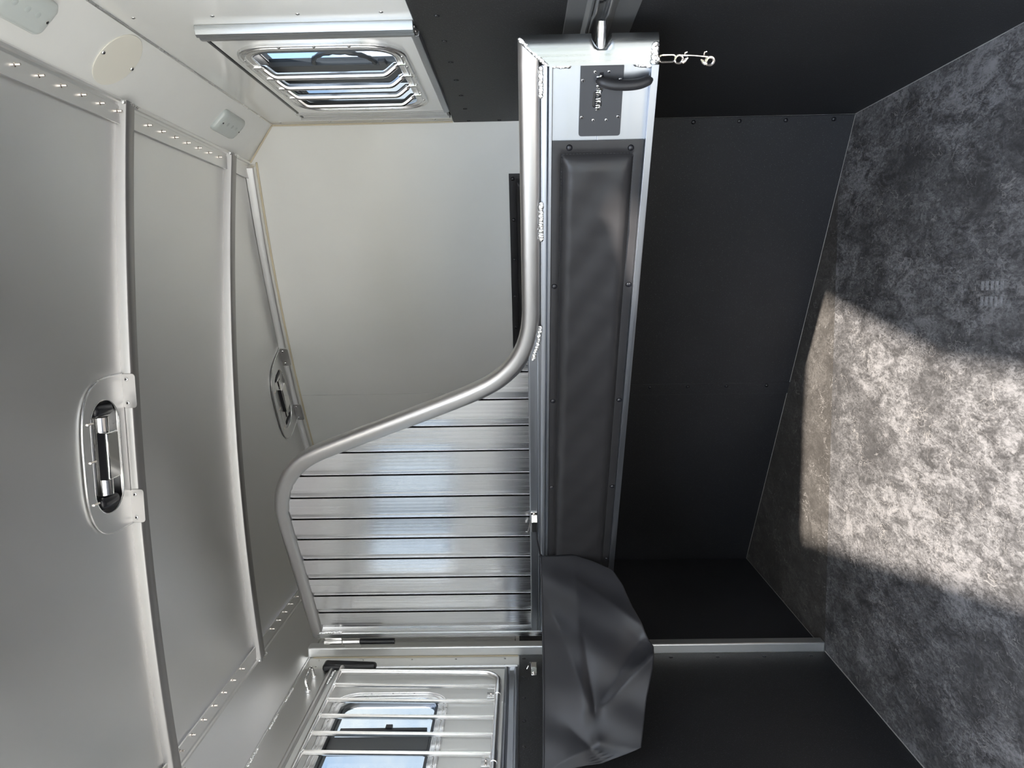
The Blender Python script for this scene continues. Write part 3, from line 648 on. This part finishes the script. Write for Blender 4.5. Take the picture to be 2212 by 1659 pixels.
# slats of the head panel
def tube_z(s):
    for i in range(len(path)-1):
        a, b_ = path[i], path[i+1]
        if min(a.x, b_.x) <= s <= max(a.x, b_.x) and a.x != b_.x: return a.z + (b_.z-a.z)*(s-a.x)/(b_.x-a.x)
    return 1.126
edges_ = [1.452, 1.352, 1.253, 1.153, 1.054, 0.957, 0.859, 0.760, 0.661, 0.557, 0.453, 0.356, 0.258, 0.166]
for i in range(len(edges_)-1):
    s1, s0 = edges_[i], edges_[i+1]; w = s1 - s0
    # section: flat ribbed face, then a coved shoulder running back to the next slat
    sec = []
    for k in range(17):
        f = k/16; x = s1 - w*0.72*f; sec.append((x, -0.0135 + 0.00010*math.sin(f*PI*9)))
    for k in range(1, 9):
        f = k/8; drop = 0.0030*math.sin(min(f/0.32, 1.0)*PI/2)**2 + 0.0018*max(0, f-0.32)/0.68; sec.append((s1 - w*0.74 - (w*0.26 + 0.006)*f, -0.0135 + drop))
    sec += [(s0 - 0.006, 0.004), (s1 - 0.0075, 0.004), (s1 - 0.0075, -0.0127), (s1 - 0.0004, -0.0129)]
    zt = lambda s: max(tube_z(max(min(s, 1.50), 0.12)) - 0.006, 1.13)
    bm = bmesh.new(); lo = [bm.verts.new((x, y, 1.130)) for x, y in sec]; hi = [bm.verts.new((x, y, zt(x))) for x, y in sec]; n = len(sec)
    for k in range(n):
        if (lo[k].co - hi[k].co).length < 1e-5 and (lo[(k+1) % n].co - hi[(k+1) % n].co).length < 1e-5: continue
        bm.faces.new((lo[k], lo[(k+1) % n], hi[(k+1) % n], hi[k]))
    o = finish(bm, 'slat', SLATM, DV, angle=25); o.data.materials.append(GAP_SHADE)      # shade of the joint recess painted in black
    for p in o.data.polygons:
        if p.center.x > s1 - 0.0078 and -0.0129 < p.center.y < 0.0045: p.material_index = 1
# pad
def pad_surface(name, s0, s1, z0, z1, parent, lift, edge_s, edge_z, m=VINYL, nx=90, nz=26, y0=-0.0125, f=None):
    bm = bmesh.new(); g = []
    def lin(a, b_, n, e):   # denser near the borders
        return [a, a+e*0.5, a+e*0.9, a+e*1.0, a+e*1.15, a+e*1.4, a+e*1.8, a+e*2.3] + [a+e*2.3+(b_-a-4.6*e)*i/n for i in range(1, n)] + [b_-e*2.3, b_-e*1.8, b_-e*1.4, b_-e*1.15, b_-e, b_-e*0.9, b_-e*0.5, b_]
    S = lin(s0, s1, nx, edge_s); Z = lin(z0, z1, nz, edge_z)
    def prof(d, e):
        if d < e: return 0.0035 + (0.0012*math.sin(PI*d/e))
        q = min((d-e)/(e*0.95), 1.0); return 0.002 + lift*math.sin(q*PI/2)**0.8
    for s in S:
        row = []
        for z in Z:
            ds, dz_ = min(s-s0, s1-s), min(z-z0, z1-z)
            h_ = min(prof(ds, edge_s), prof(dz_, edge_z)) if not (ds < edge_s or dz_ < edge_z) else min(prof(ds, edge_s), 0.006) if ds < edge_s else prof(dz_, edge_z)
            rnd = 0.0008*math.sin(s*41+z*67) + 0.0006*math.sin(s*97-z*31)
            row.append(bm.verts.new((s, y0 - h_ - rnd*(1 if h_ > 0.008 else 0.3), z)))
        g.append(row)
    for i in range(len(S)-1):
        for j in range(len(Z)-1): bm.faces.new((g[i][j], g[i+1][j], g[i+1][j+1], g[i][j+1]))
    bnd = [r[0] for r in g] + g[-1][1:] + [r[-1] for r in g[::-1]][1:] + g[0][::-1][1:-1]
    back = [bm.verts.new((v.co.x, y0+0.0005, v.co.z)) for v in bnd]
    for i in range(len(bnd)): bm.faces.new((bnd[i], bnd[(i+1) % len(bnd)], back[(i+1) % len(back)], back[i]))
    return finish(bm, name, m, parent, angle=60)
PAD = pad_surface('pad', 0.18, 2.010, 0.8675, 1.0765, DV, 0.020, 0.030, 0.0215)
def stitches(parent, segs, y, step=0.0075):
    bm = bmesh.new()
    for (a, b_) in segs:
        a, b_ = Vector((a[0], y, a[1])), Vector((b_[0], y, b_[1])); L = (b_-a).length; n = int(L/step)
        for i in range(n): p = a.lerp(b_, (i+.2)/n); q = a.lerp(b_, (i+.75)/n); tube(bm, [p, q], 0.0007, 4)
    o = finish(bm, 'stitching', THREAD, parent, smooth=False); o['kind'] = 'stuff'; return o
stitches(PAD, [((0.2, 1.0555), (1.980, 1.0545)), ((1.980, 1.0535), (1.980, 0.890)), ((1.980, 0.8885), (0.2, 0.8885))], -0.0165)
domes('pad_rivet', BLACK, DV, [(s, -0.0165, z) for s, z in ((1.995, 1.037), (1.992, 0.896), (1.63, 1.067), (1.632, 0.8765), (1.25, 1.067), (1.25, 0.8765), (0.9, 1.067), (0.9, 0.8765), (0.55, 1.067), (0.55, 0.8765))], (0, -1, 0), 0.0078, 0.005)
# latch plate, slot, spring, handle
bm = bmesh.new(); slot = [(2.160, 0.9665), (2.160, 0.9745), (2.128, 0.9745), (2.118, 0.9870), (2.088, 0.9880), (2.085, 0.985), (2.085, 0.972), (2.088, 0.968), (2.099, 0.968), (2.103, 0.972), (2.107, 0.976), (2.112, 0.974), (2.120, 0.9665)]
plate(bm, rrect(2.0205, 2.1775, 0.923, 1.0165, 0.006, 5), [slot], -0.0125, -0.0165, lambda u, v, d: Vector((u, d, v)))
LP = finish(bm, 'latch_plate', BLACKPLATE, DV, 0.0006)
bm = bmesh.new(); tube(bm, [(2.155 - 0.075*i/159, -0.0160 + 0.0022*math.sin(i*2*PI/10), 0.9755 + 0.0062*math.cos(i*2*PI/10)) for i in range(160)], 0.0013, 5); finish(bm, 'spring', CHROME, LP)
bm = bmesh.new(); plate(bm, [(2.08, 0.962), (2.165, 0.962), (2.165, 0.992), (2.08, 0.992)], [], -0.0127, -0.0130, lambda u, v, d: Vector((u, d, v))); finish(bm, 'slot_backing', BLACK, LP, smooth=False)
domes('screw', CHROME, LP, [(s, -0.0165, z) for s, z in ((2.144, 1.011), (2.144, 0.930), (2.064, 1.011), (2.064, 0.930))], (0, -1, 0), 0.0048, 0.0035, socket=True)
domes('small_screw', CHROME, LP, [(s, -0.0165, z) for s, z in ((2.161, 0.985), (2.161, 0.955), (2.057, 0.985), (2.057, 0.956))], (0, -1, 0), 0.0035, 0.0012, socket=True)
hp = smooth_path([(2.146, 0.980), (2.143, 0.968), (2.139, 0.948), (2.1375, 0.926), (2.138, 0.905), (2.140, 0.888), (2.144, 0.874), (2.148, 0.864)], 4)
hp = [Vector((p.x, -0.026 - 0.010*math.sin(PI*i/(len(hp)-1))**0.7, p.z)) for i, p in enumerate(hp)]
n_ = len(hp); LH = tubeo('latch_handle', VINYL, DV, hp, [0.0105*min(1, 0.55 + 0.45*min(i, n_-1-i)/3) + 0.0012*math.sin(PI*i/(n_-1)) for i in range(n_)], 14)
tubeo('latch_stem', CHROME, LH, [(2.146, -0.010, 0.974), (2.144, -0.028, 0.974), (2.139, -0.034, 0.971)], 0.0042, 10)
tubeo('latch_pin', CHROME, DV, [(2.19, -0.004, 0.974), (2.250, -0.004, 0.974), (2.262, -0.004, 0.974)], [0.0112, 0.0112, 0.0095], 16)
# hinge
bm = bmesh.new(); cyl(bm, (0.078, -0.012, 1.860), (0.078, -0.012, 1.928), 0.0122, 18); bx(bm, 0.082, 0.128, -0.010, -0.004, 1.862, 1.926); finish(bm, 'hinge_barrel', CHROME, DV, 0.001)
bm = bmesh.new(); cyl(bm, (0.078, -0.012, 1.792), (0.078, -0.012, 1.858), 0.0122, 18); finish(bm, 'hinge_barrel', CHROME, DV, 0.001)
bm = bmesh.new(); cyl(bm, (0.078, -0.012, 1.66), (0.078, -0.012, 1.792), 0.0112, 14); finish(bm, 'hinge_bush', BLACK, DV)
bm = bmesh.new(); bx(bm, 0.035, 0.078, -0.012, -0.006, 1.795, 1.856); finish(bm, 'hinge_leaf', ALU, DV, 0.001)
# welds
weld('weld_bead', DV, (1.861, -0.022, 1.1015), (1.765, -0.022, 1.1015), 0.0058, 0.004, 22, (0, -1, 0.3))
weld('weld_bead', DV, (1.508, -0.022, 1.103), (1.40, -0.022, 1.125), 0.0055, 0.004, 24, (0, -1, 0.3), curve=(0, 0, -0.0035))
weld('weld_bead', DV, (2.231, -0.016, 1.147), (2.180, -0.022, 1.092), 0.0048, 0.004, 22, (0.2, -1, 0.2))
weld('weld_bead', DV, (2.172, -0.022, 1.1025), (2.113, -0.022, 1.1025), 0.0052, 0.004, 16, (0, -1, 0.3))
weld('weld_bead', DV, (2.176, -0.018, 1.078), (2.174, -0.018, 1.042), 0.0050, 0.004, 12, (0, -1, 0))
weld('weld_bead', DV, (2.176, -0.018, 0.900), (2.172, -0.020, 0.868), 0.0055, 0.004, 12, (0, -1, 0))
weld('weld_bead', DV, (2.178, -0.024, 0.862), (2.215, -0.020, 0.860), 0.0080, 0.006, 14, (0, -1, 0))
weld('weld_bead', DV, (0.145, -0.020, 1.934), (0.150, -0.020, 1.852), 0.006, 0.006, 16, (0, -1, 0))
weld('weld_bead', DV, (0.130, -0.020, 1.137), (0.130, -0.020, 1.112), 0.004, 0.003, 8, (0, -1, 0))

# ------------------------------------------------------------------ loose hardware
def DL(s, y, z):     # divider coordinates to world
    c, sn = math.cos(math.radians(-31)), math.sin(math.radians(-31)); return Vector((-1.37 + s*c - y*sn, 2.86 + s*sn + y*c, z))
# oblong chain link and double ended snap under the divider's end
def loop(cx, cz, hw, hh, y, n=20, ax='z'):
    pts = []
    for i in range(n):
        a = 2*PI*i/n; dx = hw*math.cos(a); dz_ = hh*math.sin(a)
        pts.append(DL(cx + dx, y, cz + dz_))
    return pts
CL = tag(empty('chain_link', DL(2.188, -0.02, 0.83)), 'oblong nickel chain link hanging from the outer end of the divider', 'chain link')
bm = bmesh.new(); st = []
for i in range(24):
    a = 2*PI*i/24; st.append(DL(2.187 + 0.0075*math.cos(a), -0.022, 0.833 + 0.0075*math.sin(a) + (0.010 if math.sin(a) >= 0 else -0.010)))
tube(bm, st, 0.0022, 8, closed=True); wchild(finish(bm, 'link', NICKEL, None), CL)
bm = bmesh.new(); tube(bm, [DL(2.187 + 0.006*math.cos(2*PI*i/14), -0.022 + 0.006*math.sin(2*PI*i/14), 0.852 - 0.001*i*0) for i in range(14)], 0.0025, 6, closed=True); wchild(finish(bm, 'staple_loop', NICKEL, None), CL)
SH = tag(empty('snap_hook', DL(2.188, -0.022, 0.77)), 'double ended brass nickel snap hook hanging from the chain link', 'snap hook')
def sh(o): return wchild(o, SH)
def eye(cz, r, x): return [DL(x + r*math.cos(2*PI*i/18), -0.022, cz + r*math.sin(2*PI*i/18)) for i in range(18)]
bm = bmesh.new(); tube(bm, eye(0.8085, 0.0085, 2.185), 0.0027, 8, closed=True); sh(finish(bm, 'upper_eye', NICKEL, None))
bm = bmesh.new(); tube(bm, eye(0.742, 0.0085, 2.180), 0.0034, 8, closed=True); sh(finish(bm, 'lower_eye', NICKEL, None))
bm = bmesh.new(); tube(bm, [DL(2.1935, -0.022, 0.806), DL(2.1915, -0.022, 0.775), DL(2.1885, -0.022, 0.744)], 0.0019, 8); sh(finish(bm, 'shank', NICKEL, None))
for z0, dz_, x in ((0.801, -0.012, 2.179), (0.750, 0.012, 2.175)):
    bm = bmesh.new(); tube(bm, [DL(x, -0.022, z0), DL(x+0.003, -0.022, z0+dz_*0.5), DL(x+0.0085, -0.022, z0+dz_)], [0.0045, 0.0042, 0.0015], 8); sh(finish(bm, 'gate', NICKEL, None))
for z0 in (0.797, 0.756):
    bm = bmesh.new(); tube(bm, [DL(2.1925, -0.022, z0), DL(2.1985, -0.023, z0-0.0005), DL(2.2005, -0.025, z0-0.005)], 0.0018, 8); sh(finish(bm, 'thumb_stud', NICKEL, None))

# latch receiver on the right wall
LR = tag(empty('latch_receiver', (XR-0.006, 1.75, 0.98)), 'black moulded latch receiver on the right rubber lining facing the divider pin', 'latch receiver')
def lr(o): return wchild(o, LR)
def rail_y(name, m, prof, y0, y1, bev=0.001):
    bm = bmesh.new(); extrude_profile(bm, prof, (XR-0.006, y0, 0), (XR-0.006, y1, 0), (-1, 0, 0), (0, 0, 1)); return lr(finish(bm, name, m, None, bev, angle=30))
rail_y('base_plate', RECV, [(0, 1.048), (0.004, 1.048), (0.006, 1.008), (0.014, 1.000), (0.014, 0.995), (0.004, 0.990), (0, 0.990)], 1.20, 1.93)
rail_y('base_plate', RECV, [(0, 0.965), (0.004, 0.965), (0.014, 0.960), (0.014, 0.955), (0.006, 0.944), (0.003, 0.895), (0, 0.895)], 1.20, 1.93)
rail_y('catch_bar', RECV, [(0, 0.992), (0.010, 0.992), (0.011, 0.988), (0.004, 0.984), (0.004, 0.970), (0.011, 0.966), (0.010, 0.962), (0, 0.962)], 1.45, 1.90)
bm = bmesh.new()
for z in (0.991, 0.963): tube(bm, [(XR-0.018, 1.45, z), (XR-0.024, 1.56, z), (XR-0.030, 1.66, z), (XR-0.020, 1.72, z), (XR-0.010, 1.88, z)], 0.0035, 8)
lr(finish(bm, 'catch_jaw', RECV, None))
bm = bmesh.new()
for y, z in ((1.655, 0.981), (1.645, 0.970)):
    tube(bm, [(XR-0.0095, y, z), (XR-0.0108, y, z)], 0.0065, 14)
lr(finish(bm, 'bolt_hole', BLACK, None))

# guarded lights on the ceiling
def guard(name, cx, cy, rz, label):
    """oval plate lying under the roof sheet, two tabs bent down the bow face; local x along the bow, local y towards the front"""
    z0 = ceil_z(cx) - 0.0045
    root = tag(empty(name, (cx, cy, z0), rz), label, 'light', 'oval plated roof latches')
    pl = []
    for i in range(33):
        f = PI*i/32; c, s = math.cos(f), math.sin(f)
        pl.append((0.192*math.copysign(abs(c)**0.62, c), -0.002 - 0.196*s**0.50 if s > 0 else -0.002))
    hole = rrect(-0.138, 0.138, -0.160, -0.030, 0.062, 8)
    bm = bmesh.new(); plate(bm, pl, [hole], -0.0012, 0.0012, lambda u, v, d: Vector((u, v, d))); finish(bm, 'oval_plate', ALU_ROOF, root, 0.0006)
    rim = [(u, v, -0.0015) for u, v in pl]
    tubeo('plate_rim', ALU, root, rim, 0.0022, 6)
    tubeo('hole_rim', ALU, root, [(u, v, -0.0005) for u, v in hole], 0.0016, 6, closed=True)
    for x0, x1 in ((-0.192, -0.105), (0.105, 0.192)):
        bm = bmesh.new(); plate(bm, rrect(x0, x1, -0.034, 0.001, 0.008, 4), [], -0.0028, -0.0004, lambda u, v, d: Vector((u, d, v))); finish(bm, 'mounting_tab', BOWM, root, 0.0005)
    domes('screw', CHROME, root, [(x, -0.0028, -0.012) for x in (-0.178, -0.118, 0.118, 0.178)], (0, -1, 0), 0.0055, 0.003, socket=True)
    # pocket above the hole with a chrome bar latch
    bm = bmesh.new(); z1 = 0.062
    for a, b_ in (((-0.142, -0.165), (0.142, -0.165)), ((0.142, -0.165), (0.142, -0.026)), ((0.142, -0.026), (-0.142, -0.026)), ((-0.142, -0.026), (-0.142, -0.165))):
        v = [bm.verts.new((*a, 0.001)), bm.verts.new((*b_, 0.001)), bm.verts.new((*b_, z1)), bm.verts.new((*a, z1))]; bm.faces.new(v)
    v = [bm.verts.new((x, y, z1)) for x, y in ((-0.142, -0.165), (0.142, -0.165), (0.142, -0.026), (-0.142, -0.026))]; bm.faces.new(v)
    finish(bm, 'pocket', ALU, root, smooth=False)
    tubeo('chrome_bar', CHROME, root, [(-0.095, -0.085, 0.020), (0.095, -0.085, 0.020)], 0.022, 20)
    bm = bmesh.new(); bx(bm, -0.055, 0.060, -0.110, -0.058, -0.012, 0.012); finish(bm, 'latch_box', CHROME, root, 0.004)
    bm = bmesh.new(); bx(bm, -0.055, 0.060, -0.1125, -0.1095, -0.008, 0.012); finish(bm, 'latch_slot', BLACK, root, 0.001)
    for sx in (-1, 1):
        bm = bmesh.new(); bx(bm, min(sx*0.098, sx*0.128), max(sx*0.098, sx*0.128), -0.125, -0.045, 0.0, 0.055); finish(bm, 'end_cap', BLACK, root, 0.012, segs=3)
    for x in (-0.10, 0.0, 0.09): tubeo('screw_tip', NICKEL, root, [(x, -0.172, -0.002), (x, -0.150, -0.003)], 0.0025, 6)
    return root
guard('roof_latch', -0.3725, 1.9145, 0.0, 'near oval plated latch on the first ceiling bow')
g2 = FT*(-1.988) + FN*(FN.dot(FP) - 0.0405)
guard('roof_latch', g2.x, g2.y, -SL, 'far oval plated latch on the slanted bow above the front wall')

# dome lights and cover plate on the right cove
CU = Vector((-0.115, 0, 0.112)).normalized(); CN = Vector((-0.112, 0, -0.115)).normalized()
def cp(v, y, d=0.0): return Vector((XR, y, 2.006)) + CU*v + CN*d
def dome_light(y0, y1, label):
    root = tag(empty('dome_light', cp(0.079, (y0+y1)/2)), label, 'light', 'frosted dome lights')
    bm = bmesh.new(); o_ = rrect(y0, y1, 0.040, 0.116, 0.016, 5); lay = [(0.0, 0.0), (0.0, 0.006), (0.005, 0.013), (0.014, 0.0175), (0.028, 0.0185)]
    rows = []; yc, vc = (y0+y1)/2, 0.078
    for ins, d in lay:
        rows.append([bm.verts.new(cp(vc + (v-vc)*(1-ins/0.040*0.9), yc + (u-yc)*(1-ins/((y1-y0)/2)), d)) for u, v in o_])
    for a, c in zip(rows, rows[1:]):
        for k in range(len(a)): bm.faces.new((a[k], a[(k+1) % len(a)], c[(k+1) % len(a)], c[k]))
    bm.faces.new(rows[-1]); bm.faces.new(rows[0][::-1])
    wchild(finish(bm, 'lens', LENS, None, angle=60), root)
    bm = bmesh.new()
    for dy in (-0.035, 0.0, 0.03): dome(bm, cp(0.075, yc+dy, 0.0182), CN, 0.008, 0.0008, 10, 2)
    wchild(finish(bm, 'diode', DIODE, None), root)
    domes('screw', CHROME, root, [cp(0.079, y, 0.015) - root.location for y in (y0+0.018, y1-0.018)], CN, 0.006, 0.004, socket=True)
dome_light(1.385, 1.548, 'frosted rectangular light on the right cove, nearest one cut by the picture edge')
dome_light(2.385, 2.550, 'small frosted rectangular light on the right cove beside the front wall')
CPL = tag(empty('cover_plate', cp(0.077, 1.81)), 'round cream cover plate with two screws on the right cove', 'cover plate')
bm = bmesh.new(); tube(bm, [cp(0.077, 1.81, 0.0), cp(0.077, 1.81, 0.0025)], 0.069, 48); wchild(finish(bm, 'disc', GREYPLATE, None, 0.0006), CPL)
domes('screw', CHROME, CPL, [cp(0.078, y, 0.0025) - CPL.location for y in (1.748, 1.872)], CN, 0.006, 0.004, socket=True)

# shoulder pad on the front wall behind the divider
SP = tag(empty('wall_pad', front(0.19, 0.0, 0.98)), 'black vinyl shoulder pad riveted to the white front wall behind the divider', 'pad')
o = pad_surface('cushion', 0.0, 1.05, 0.80, 1.192, None, 0.020, 0.030, 0.026, nx=40, nz=20, y0=-0.001)
o.matrix_world = Matrix.Translation(front(0.195+1.05, 0, 0)) @ Matrix.Rotation(-SL, 4, 'Z'); wchild(o, SP)
domes('pad_rivet', BLACK, SP, [front(0.195 + s, 0.006, 1.178) - SP.location for s in (0.018, 0.178, 0.345, 0.51, 0.655)], -FN, 0.0075, 0.005)

# tie ring on the header plate above the left window
TH = tag(empty('tie_ring', (XL+0.003, 2.645, 1.945)), 'bent chrome tie ring on the aluminium plate above the left window', 'tie ring')
bm = bmesh.new(); tp = [(XL+0.006, 2.700, 1.944), (XL+0.030, 2.700, 1.948)] + [(XL+0.030+0.028*math.sin(PI*i/10), 2.700 - 0.05*(1-math.cos(PI*i/10)), 1.950 - 0.004*i/10) for i in range(1, 10)] + [(XL+0.020, 2.598, 1.940), (XL+0.006, 2.598, 1.938)]
tube(bm, tp, 0.0055, 10); wchild(finish(bm, 'ring', CHROME, None), TH)
for y_, z_, r_ in ((2.700, 1.944, 0.010), (2.598, 1.938, 0.012)):
    bm = bmesh.new(); cyl(bm, (XL+0.003, y_, z_), (XL+0.012, y_, z_), r_, 14); wchild(finish(bm, 'boss', ALU, None, 0.002), TH)

# spring clips that carry the flap
def clip(name, loc, rz, label, hook=True):
    root = tag(empty(name, loc, rz), label, 'clip', 'spring clips for the vinyl flap')
    bm = bmesh.new(); bx(bm, -0.047, 0.047, -0.003, 0.0, -0.008, 0.012); finish(bm, 'base', CHROME, root, 0.0008)
    bm = bmesh.new(); plate(bm, [(-0.030, -0.003), (-0.026, -0.022), (0.018, -0.020), (0.034, -0.003), (0.030, -0.003), (0.016, -0.017), (-0.022, -0.018), (-0.026, -0.003)], [], -0.0085, 0.010, lambda u, v, d: Vector((u, v, d))); finish(bm, 'spring_leaf', CHROME, root, 0.0006)
    domes('screw', NICKEL, root, [(x, -0.003, 0.002) for x in (-0.038, 0.038)], (0, -1, 0), 0.005, 0.003, socket=True)
    bm = bmesh.new(); tube(bm, [(0.02, -0.016, 0.012), (0.0, -0.026, 0.018), (-0.022, -0.024, 0.022), (-0.030, -0.016, 0.028)], 0.0022, 6); finish(bm, 'lever', CHROME, root)
    return root
clip('spring_clip', DL(0.745, -0.0195, 1.122), math.radians(-31), 'chrome spring clip on the divider rail below the ribbed panel')
clip('spring_clip', (XL+0.006, 2.740, 1.128), math.radians(90), 'chrome spring clip on the black left wall lining below the window')
clip('spring_clip', (XL+0.006, 3.10, 1.128), math.radians(90), 'chrome spring clip glimpsed through the hinge gap of the divider')

# black vinyl flap slung across the corner between divider and left wall
A_ = Vector((-0.88, 2.525, 0)); B_ = Vector((-1.345, 2.05, 0)); AB = (B_-A_); Lf = AB.length; AB.normalize(); NB = Vector((AB.y, -AB.x, 0))
if NB.y > 0: NB = -NB
FLP = tag(empty('vinyl_flap', A_ + Vector((0, 0, 0.95))), 'creased black vinyl flap hanging across the corner between divider and left wall', 'flap')
bot = [(0.0, 0.995), (0.03, 0.925), (0.065, 0.866), (0.12, 0.838), (0.2, 0.816), (0.27, 0.788), (0.33, 0.764), (0.396, 0.776), (0.479, 0.802), (0.56, 0.820), (0.615, 0.832), (0.648, 0.95), (0.668, 1.08)]
def zb(a):
    for (a0, z0), (a1, z1) in zip(bot, bot[1:]):
        if a0 <= a <= a1: return z0 + (z1-z0)*(a-a0)/(a1-a0)
    return bot[-1][1]
def fold(a, z):
    d = 0.045*math.sin(min(1, max(0, a/0.66))*PI)*min(1, (1.11-z)/0.12)           # belly
    def crease(p, q, w, amp, sharp=1.0):
        px, pz = p; qx, qz = q; L2 = (qx-px)**2 + (qz-pz)**2; f = max(0, min(1, ((a-px)*(qx-px) + (z-pz)*(qz-pz))/L2))
        dd = math.hypot(a-px-(qx-px)*f, z-pz-(qz-pz)*f); return amp*math.exp(-(dd/w)**sharp)*(0.35+0.65*f)
    d -= crease((0.30, 0.98), (0.512, 0.955), 0.020, 0.020); d -= crease((0.512, 0.955), (0.30, 0.800), 0.045, 0.030, 1.3)
    d += crease((0.505, 0.935), (0.360, 0.772), 0.024, 0.030, 1.2); d += crease((0.15, 1.09), (0.50, 0.975), 0.030, 0.016, 1.2)
    d += crease((0.10, 0.99), (0.26, 0.80), 0.022, 0.010, 1.2); d += crease((0.66, 1.09), (0.60, 0.95), 0.025, 0.014, 1.1)
    d += crease((0.600, 0.955), (0.625, 0.835), 0.030, 0.016, 1.2); d -= crease((0.55, 1.03), (0.645, 0.94), 0.024, 0.016, 1.2)
    d += 0.004*math.sin(a*38 + z*21)
    return d
bm = bmesh.new(); g = []; na, nz2 = 96, 64
for i in range(na+1):
    a = 0.668*i/na; zt_ = 1.101 + 0.010*a/0.67 - 0.004*math.sin(PI*a/0.668); z0 = min(zb(a), zt_-0.004); row = []
    for j in range(nz2+1):
        f = j/nz2; z = zt_ + (z0-zt_)*f; row.append(bm.verts.new(A_ + AB*a + NB*fold(a, z) + Vector((0, 0, z))))
    g.append(row)
for i in range(na):
    for j in range(nz2): bm.faces.new((g[i][j], g[i+1][j], g[i+1][j+1], g[i][j+1]))
o = wchild(finish(bm, 'flap_sheet', FLAPV, None, angle=70), FLP)
md = o.modifiers.new('thickness', 'SOLIDIFY'); md.thickness = 0.0022
o = wchild(tubeo('top_hem', FLAPV, None, [r[0].co.copy() if r[0].is_valid else Vector() for r in []] or [A_ + AB*(0.668*i/30) + NB*(fold(0.668*i/30, 1.104)+0.001) + Vector((0, 0, 1.102 + 0.010*i/30 - 0.004*math.sin(PI*i/30))) for i in range(31)], 0.0032, 8), FLP)
o = wchild(tubeo('strap', FLAPV, None, [DL(0.735, -0.028, 1.118), DL(0.68, -0.034, 1.116), DL(0.60, -0.040, 1.104), A_ + NB*0.004 + Vector((0, 0, 1.100))], 0.0035, 8), FLP)
